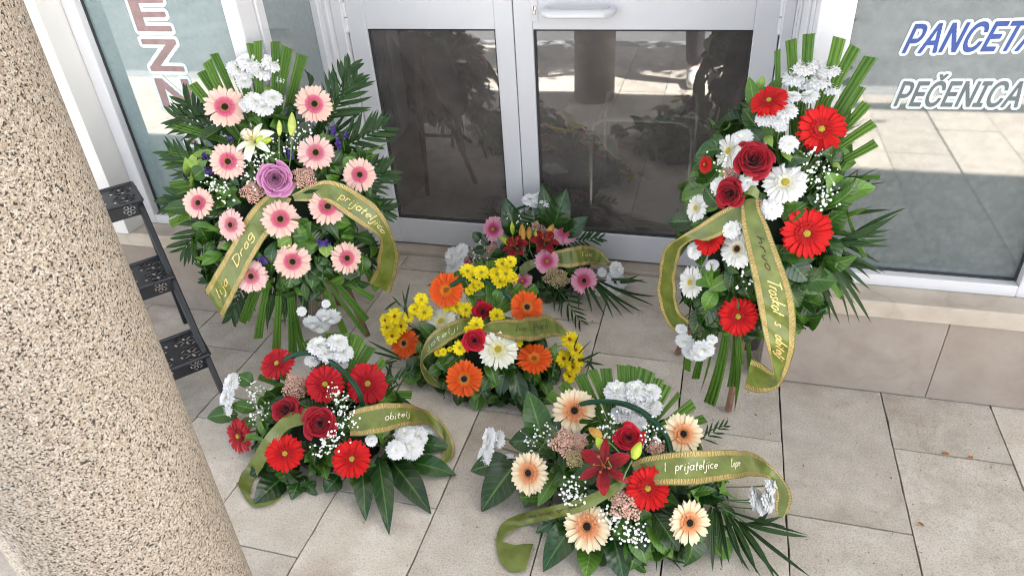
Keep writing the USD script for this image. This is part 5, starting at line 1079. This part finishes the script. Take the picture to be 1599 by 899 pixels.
for x, y, r, tx, ty in [(771, 358, 20, -.5, .1), (882, 361, 22, .1, .1), (854, 408, 20, 0, .1), (911, 438, 22, .4, -.05), (816, 440, 17, -.3, .9)]: Pk.gerbera(x, y, r, pk, 'centre_dark' if x > 870 else 'centre_green', tx, ty, 1.12)
Pk.gerbera(732, 410, 11, pk, 'centre_green', -.3, 1.2, 1.1)
Pk.lily(806, 388, 30, 'petal_lily_red', -.3, .7, 1.12, .3, open_=.72); Pk.lily(850, 380, 31, 'petal_lily_red', .25, .7, 1.1, .9, open_=.75)
for b in [(817, 378, 815, 350, 6, 'bud_brown'), (827, 374, 826, 354, 5, 'bud_brown'), (854, 368, 864, 350, 6, 'bud_brown'), (798, 382, 780, 370, 6, 'bud_green'), (838, 372, 837, 357, 4, 'bud_green'), (801, 366, 799, 346, 4, 'bud_green')]: Pk.bud(*b)
Pk.sedum(838, 352, 13); Pk.sedum(769, 388, 10); Pk.sedum(866, 432, 17, 'sedum_green', k=1.15); Pk.sedum(880, 438, 9, 'sedum_green', k=1.15)
for x, y, r, ty in [(828, 312, 14, 1.1), (842, 309, 14, 1.1), (854, 315, 12, 1.1), (836, 318, 10, 1.1)]: Pk.mum(x, y, r, ty=ty, flat=.8, k=1.05, stem_to=Pk.D(840, 370, .8))
for x, y, r, tx in [(706, 400, 15, -.7), (720, 392, 13, -.5), (706, 420, 13, -.7), (714, 408, 12, -.6), (963, 421, 14, .7), (958, 438, 15, .7), (960, 456, 15, .6), (971, 440, 12, 1.0), (942, 455, 14, .4), (940, 425, 8, .3)]: Pk.mum(x, y, r, tx=tx, ty=.2, k=1.15)
for x, y, r, n in [(800, 340, 13, 22), (822, 340, 13, 22), (810, 350, 10, 12), (752, 394, 12, 22), (744, 404, 11, 16)]: Pk.gyps(x, y, r, n)
Pk.handle([(783, 368, 1.0), (784, 350, 1.1), (796, 334, 1.2), (820, 322, 1.25), (848, 322, 1.25), (872, 336, 1.2), (886, 358, 1.12), (890, 380, 1.0)], r=.003)
Pk.ribbon([[(866, 392), (868, 416), 1.1], [(890, 386), (888, 418), 1.25], [(918, 383), (914, 414), 1.3], [(938, 392), (934, 413), 1.25], [(956, 412), (950, 414), 1.1]], [('Kum', .40, .62, 'ink_gold', True, (.32, .72))])
Pk.ribbon([[(838, 404), (840, 414), 1.05], [(822, 408), (824, 424), 1.1], [(810, 418), (812, 434), 1.02]], gold=False, n=20)
Pk.finish()

# ---- cream basket
K = basket('low basket of cream gerberas with a red lily and a long lettered ribbon, front right', 985, 735, .12, (.27, .185, .2), 24)
for x, y, w in [(857, 615, 17), (878, 599, 17), (905, 586, 19), (924, 577, 15), (946, 575, 18), (972, 570, 18), (987, 571, 15), (1010, 577, 28), (1029, 591, 15), (1041, 601, 19), (1061, 614, 8), (1083, 630, 17), (1101, 653, 14)]: K.blade(975 + (x - 975) * .22, 690, x, y, w * 1.03, .3, .85, off=-.05)
for x0, y0, x1, y1, w, m in [(848, 690, 824, 610, 44, 'leaf_dark'), (890, 690, 848, 655, 44, 'leaf_glossy'), (850, 690, 795, 690, 44, 'leaf_glossy'), (812, 715, 752, 798, 52, 'leaf_dark'), (850, 750, 818, 792, 34, 'leaf_dark'), (800, 720, 735, 735, 40, 'leaf_dark'), (905, 805, 848, 892, 46, 'leaf_glossy'), (925, 845, 914, 905, 40, 'leaf_mid'), (955, 830, 976, 910, 40, 'leaf_glossy'), (985, 820, 1010, 880, 34, 'leaf_mid'),
                             (1008, 808, 1050, 872, 32, 'leaf_mid'), (890, 800, 836, 832, 24, 'leaf_glossy'), (1020, 800, 1060, 860, 40, 'leaf_dark'), (1080, 765, 1134, 780, 36, 'leaf_glossy'), (1060, 755, 1100, 740, 22, 'leaf_mid'), (1070, 770, 1120, 765, 18, 'leaf_mid'), (915, 730, 888, 735, 18, 'leaf_mid'), (870, 740, 840, 790, 26, 'leaf_mid'), (1030, 775, 1060, 790, 26, 'leaf_dark'), (880, 700, 880, 740, 20, 'leaf_glossy'), (905, 740, 870, 760, 24, 'leaf_dark'), (1000, 690, 1010, 655, 20, 'leaf_dark')]:
    K.leaf(x0, y0, x1, y1, w, m, .85, 1.1, droop=.12)
K.fill(95, (.05, .095), (.26, .42), (('leaf_dark', 6), ('leaf_mid', 4), ('leaf_glossy', 4)), (.74, .99))
K.frond((1100, 785), (1172, 822), [(1092, 850), (1113, 893), (1128, 889), (1139, 880), (1160, 884), (1172, 893), (1182, 896), (1192, 905), (1212, 908), (1226, 910), (1268, 902), (1263, 838), (1227, 822), (1220, 806), (1200, 800)], 8, droop=.08)
K.plume((1090, 690), (1130, 665), 5, 26, 3.5); K.frond((1010, 830), (1040, 870), [(1000, 895), (1025, 893), (1066, 892), (1080, 880)], 3)
K.blade(1130, 795, 1262, 835, 6, .9, 1.05, point=True, mat='frond_dark')
for x, y, r, tx, ty in [(897, 641, 34, -.15, .2), (1066, 677, 32, .2, .15), (827, 738, 33, -.55, .05), (918, 821, 38, -.15, -.1), (1075, 815, 34, .35, -.1)]: K.gerbera(x, y, r, 'petal_cream', 'centre_dark', tx, ty, 1.15, label='cream gerbera with an orange middle')
K.gerbera(1012, 762, 34, R_, 'centre_yellow', .05, -.05, 1.2, label='red gerbera')
K.lily(944, 728, 44, 'petal_lily_red', -.15, .15, 1.2, .5)
for b in [(940, 684, 920, 668, 8, 'bud_brown'), (943, 704, 932, 682, 8, 'bud_green'), (988, 716, 1000, 690, 9, 'bud_green')]: K.bud(*b, k=1.2)
K.rose(982, 682, 23, 'petal_rose_bright', .05, .2, 1.15)
K.sedum(884, 692, 22, k=1.16); K.sedum(897, 716, 14, k=1.16, mat='sedum_green'); K.sedum(905, 690, 12, k=1.16); K.sedum(978, 786, 25, 'sedum_pink', k=1.16); K.sedum(962, 776, 12, 'sedum_green', k=1.16); K.sedum(1023, 700, 13, k=1.1)
for x, y, r in [(963, 611, 21), (993, 610, 21), (1016, 612, 17), (980, 626, 21), (1014, 634, 20), (971, 644, 18), (997, 660, 14), (1000, 625, 20), (985, 640, 15)]: K.mum(x, y, r, ty=.7, flat=.9, k=1.12, stem_to=K.D(985, 690, .8))
for x, y, r, tx in [(764, 683, 17, -1.3), (778, 686, 15, -1.2), (756, 713, 17, -1.3), (767, 732, 16, -1.1), (794, 719, 12, -.6), (762, 698, 15, -1.2), (1180, 778, 19, 1.4), (1200, 782, 19, 1.4), (1204, 757, 16, 1.4), (1190, 790, 16, 1.2)]: K.mum(x, y, r, tx=tx, ty=.1, k=1.12, flat=.8)
for x, y, r, n in [(835, 690, 16, 26), (848, 682, 14, 16), (947, 662, 15, 26), (942, 678, 12, 14), (1021, 674, 15, 26), (1014, 685, 12, 18), (893, 760, 16, 34), (902, 776, 15, 30), (888, 775, 12, 16), (968, 815, 17, 36), (992, 838, 15, 28), (978, 826, 14, 22), (1000, 828, 12, 14), (945, 800, 13, 14)]: K.gyps(x, y, r, n, 1.15)
K.handle([(880, 653, 1.05), (897, 636, 1.2), (924, 627, 1.28), (963, 628, 1.3), (998, 640, 1.3), (1025, 661, 1.25), (1041, 683, 1.15), (1048, 706, 1.0)], r=.0042)
K.ribbon([[(985, 722), (1000, 758), 1.1], [(1010, 712), (1020, 757), 1.25], [(1045, 706), (1045, 757), 1.36], [(1090, 703), (1090, 756), 1.42], [(1140, 702), (1143, 748), 1.42], [(1172, 706), (1182, 743), 1.38], [(1200, 722), (1204, 750), 1.3], [(1224, 748), (1212, 772), 1.2], [(1236, 772), (1210, 790), 1.12], [(1233, 794), (1214, 806), 1.06], [(1222, 809), (1214, 808), 1.02]], [('l  prijateljice    Lepe', .14, .52, 'ink_silver', True, (.32, .70))])
K.ribbon([[(984, 742), (988, 752), 1.12], [(950, 758), (958, 772), 1.2], [(905, 778), (914, 796), 1.2], [(860, 790), (866, 809), 1.15], [(820, 800), (826, 818), 1.1], [(790, 812), (800, 828), 1.05], [(778, 826), (787, 838), 1.02], [(775, 850), (784, 844), 1.0], [(782, 878), (790, 846), 1.0], [(800, 892), (806, 850), 1.0], [(821, 890), (833, 848), 1.0]],
         [('papolud zokap sav', .22, .60, 'ink_dull', False, (.30, .70))], gold=False)
K.finish()
# ---- the person taking the picture, seen only in the door glass
import manifold3d as m3
def bone(chain):
    out = []
    for (a, ra), (b, rb) in zip(chain[:-1], chain[1:]):
        s1 = m3.Manifold.sphere(ra, 20).translate(tuple(map(float, a))); s2 = m3.Manifold.sphere(rb, 20).translate(tuple(map(float, b))); out.append(m3.Manifold.batch_hull([s1, s2]))
    return out
def solid(bs, edge, it=8):
    m = m3.Manifold.batch_boolean(bs, m3.OpType.Add).refine_to_length(edge).to_mesh(); t = trimesh.Trimesh(m.vert_properties[:, :3], m.tri_verts, process=True); trimesh.smoothing.filter_taubin(t, iterations=it); return t
pe = thing('person', 'person in dark trousers and white sneakers taking the picture, mirrored in the door glass', 'person')
hipL, hipR = (-.19, -.30, .90), (-.02, -.32, .90)
kneeL, kneeR = (-.18, -.02, .50), (-.02, -.24, .48)
ankL, ankR = (-.168, .075, .09), (-.01, -.30, .09)
body = bone([((-.105, -.31, .92), .13), ((-.10, -.34, 1.12), .115), ((-.10, -.37, 1.34), .13)]) + bone([((-.26, -.36, 1.38), .055), ((.06, -.36, 1.38), .055)]) + bone([((-.10, -.36, 1.42), .06), ((-.10, -.34, 1.52), .055)]) + bone([((-.10, -.33, 1.60), .085), ((-.10, -.34, 1.66), .092)])
for s, hand in ((-1, (-.05, -.05, 1.50)), (1, (.05, -.05, 1.50))):
    sh = (-.10 + s * .18, -.36, 1.38); el = (-.08 + s * .20, -.20, 1.20)
    body += bone([(sh, .052), (el, .042), (hand, .030)]) + bone([(hand, .028), ((hand[0] - s * .01, -.03, 1.55), .024)])
    for k in range(4): body += bone([((hand[0] - s * .012, -.040 + .0 * k, 1.515 + .017 * k), .0085), ((hand[0] - s * .035, -.030, 1.52 + .017 * k), .008), ((hand[0] - s * .045, -.034, 1.522 + .017 * k), .007)])
    body += bone([((hand[0], -.045, 1.52), .010), ((hand[0] - s * .02, -.055, 1.56), .009)])
for h, k, a in ((hipL, kneeL, ankL), (hipR, kneeR, ankR)): body += bone([(h, .085), (k, .058), (a, .042)])
plain('skin', lin(196, 150, 124), 0.55); plain('trouser_black', lin(40, 36, 38), 0.85); plain('top_grey', lin(90, 92, 98), 0.9); plain('hair_brown', lin(54, 38, 28), 0.6); plain('shoe_white', lin(214, 212, 208), 0.6, var=.1, vscale=40)
bm = solid(body, .03); bo = obj('body', bm, 'skin', pe, smooth=True)
cl = []
for h, k, a in ((hipL, kneeL, ankL), (hipR, kneeR, ankR)): cl += bone([(h, .105), (k, .072), ((a[0], a[1], a[2] + .07), .056)])
obj('trousers', solid(cl + bone([((-.19, -.31, .92), .11), ((-.02, -.31, .92), .11)]), .03), 'trouser_black', bo, smooth=True)
cl = bone([((-.105, -.31, .95), .145), ((-.10, -.34, 1.12), .13), ((-.10, -.37, 1.34), .142)]) + bone([((-.27, -.36, 1.37), .066), ((.07, -.36, 1.37), .066)])
for s in (-1, 1): cl += bone([((-.10 + s * .18, -.36, 1.38), .064), ((-.08 + s * .20, -.20, 1.20), .054)])
obj('top', solid(cl, .03), 'top_grey', bo, smooth=True)
obj('hair', solid(bone([((-.10, -.365, 1.66), .096), ((-.10, -.40, 1.56), .07)]), .02), 'hair_brown', bo, smooth=True)
for (ax, ay, az), tw in ((ankL, .0), (ankR, .05)):
    sh = bone([((ax, ay - .02, .05), .042), ((ax, ay + .10, .042), .040), ((ax, ay + .165, .034), .032)]) + bone([((ax, ay - .01, .085), .044), ((ax, ay + .04, .07), .042)])
    so = solid(sh, .012); so.vertices[:, 2] = np.maximum(so.vertices[:, 2], .004); obj('shoe', so, 'shoe_white', bo, smooth=True)
ph = box((-.042, -.018, 1.515), (.036, -.010, 1.675), .003); obj('phone', ph, 'pot_black', None, label='black smartphone held up in both hands of the person', cat='phone')
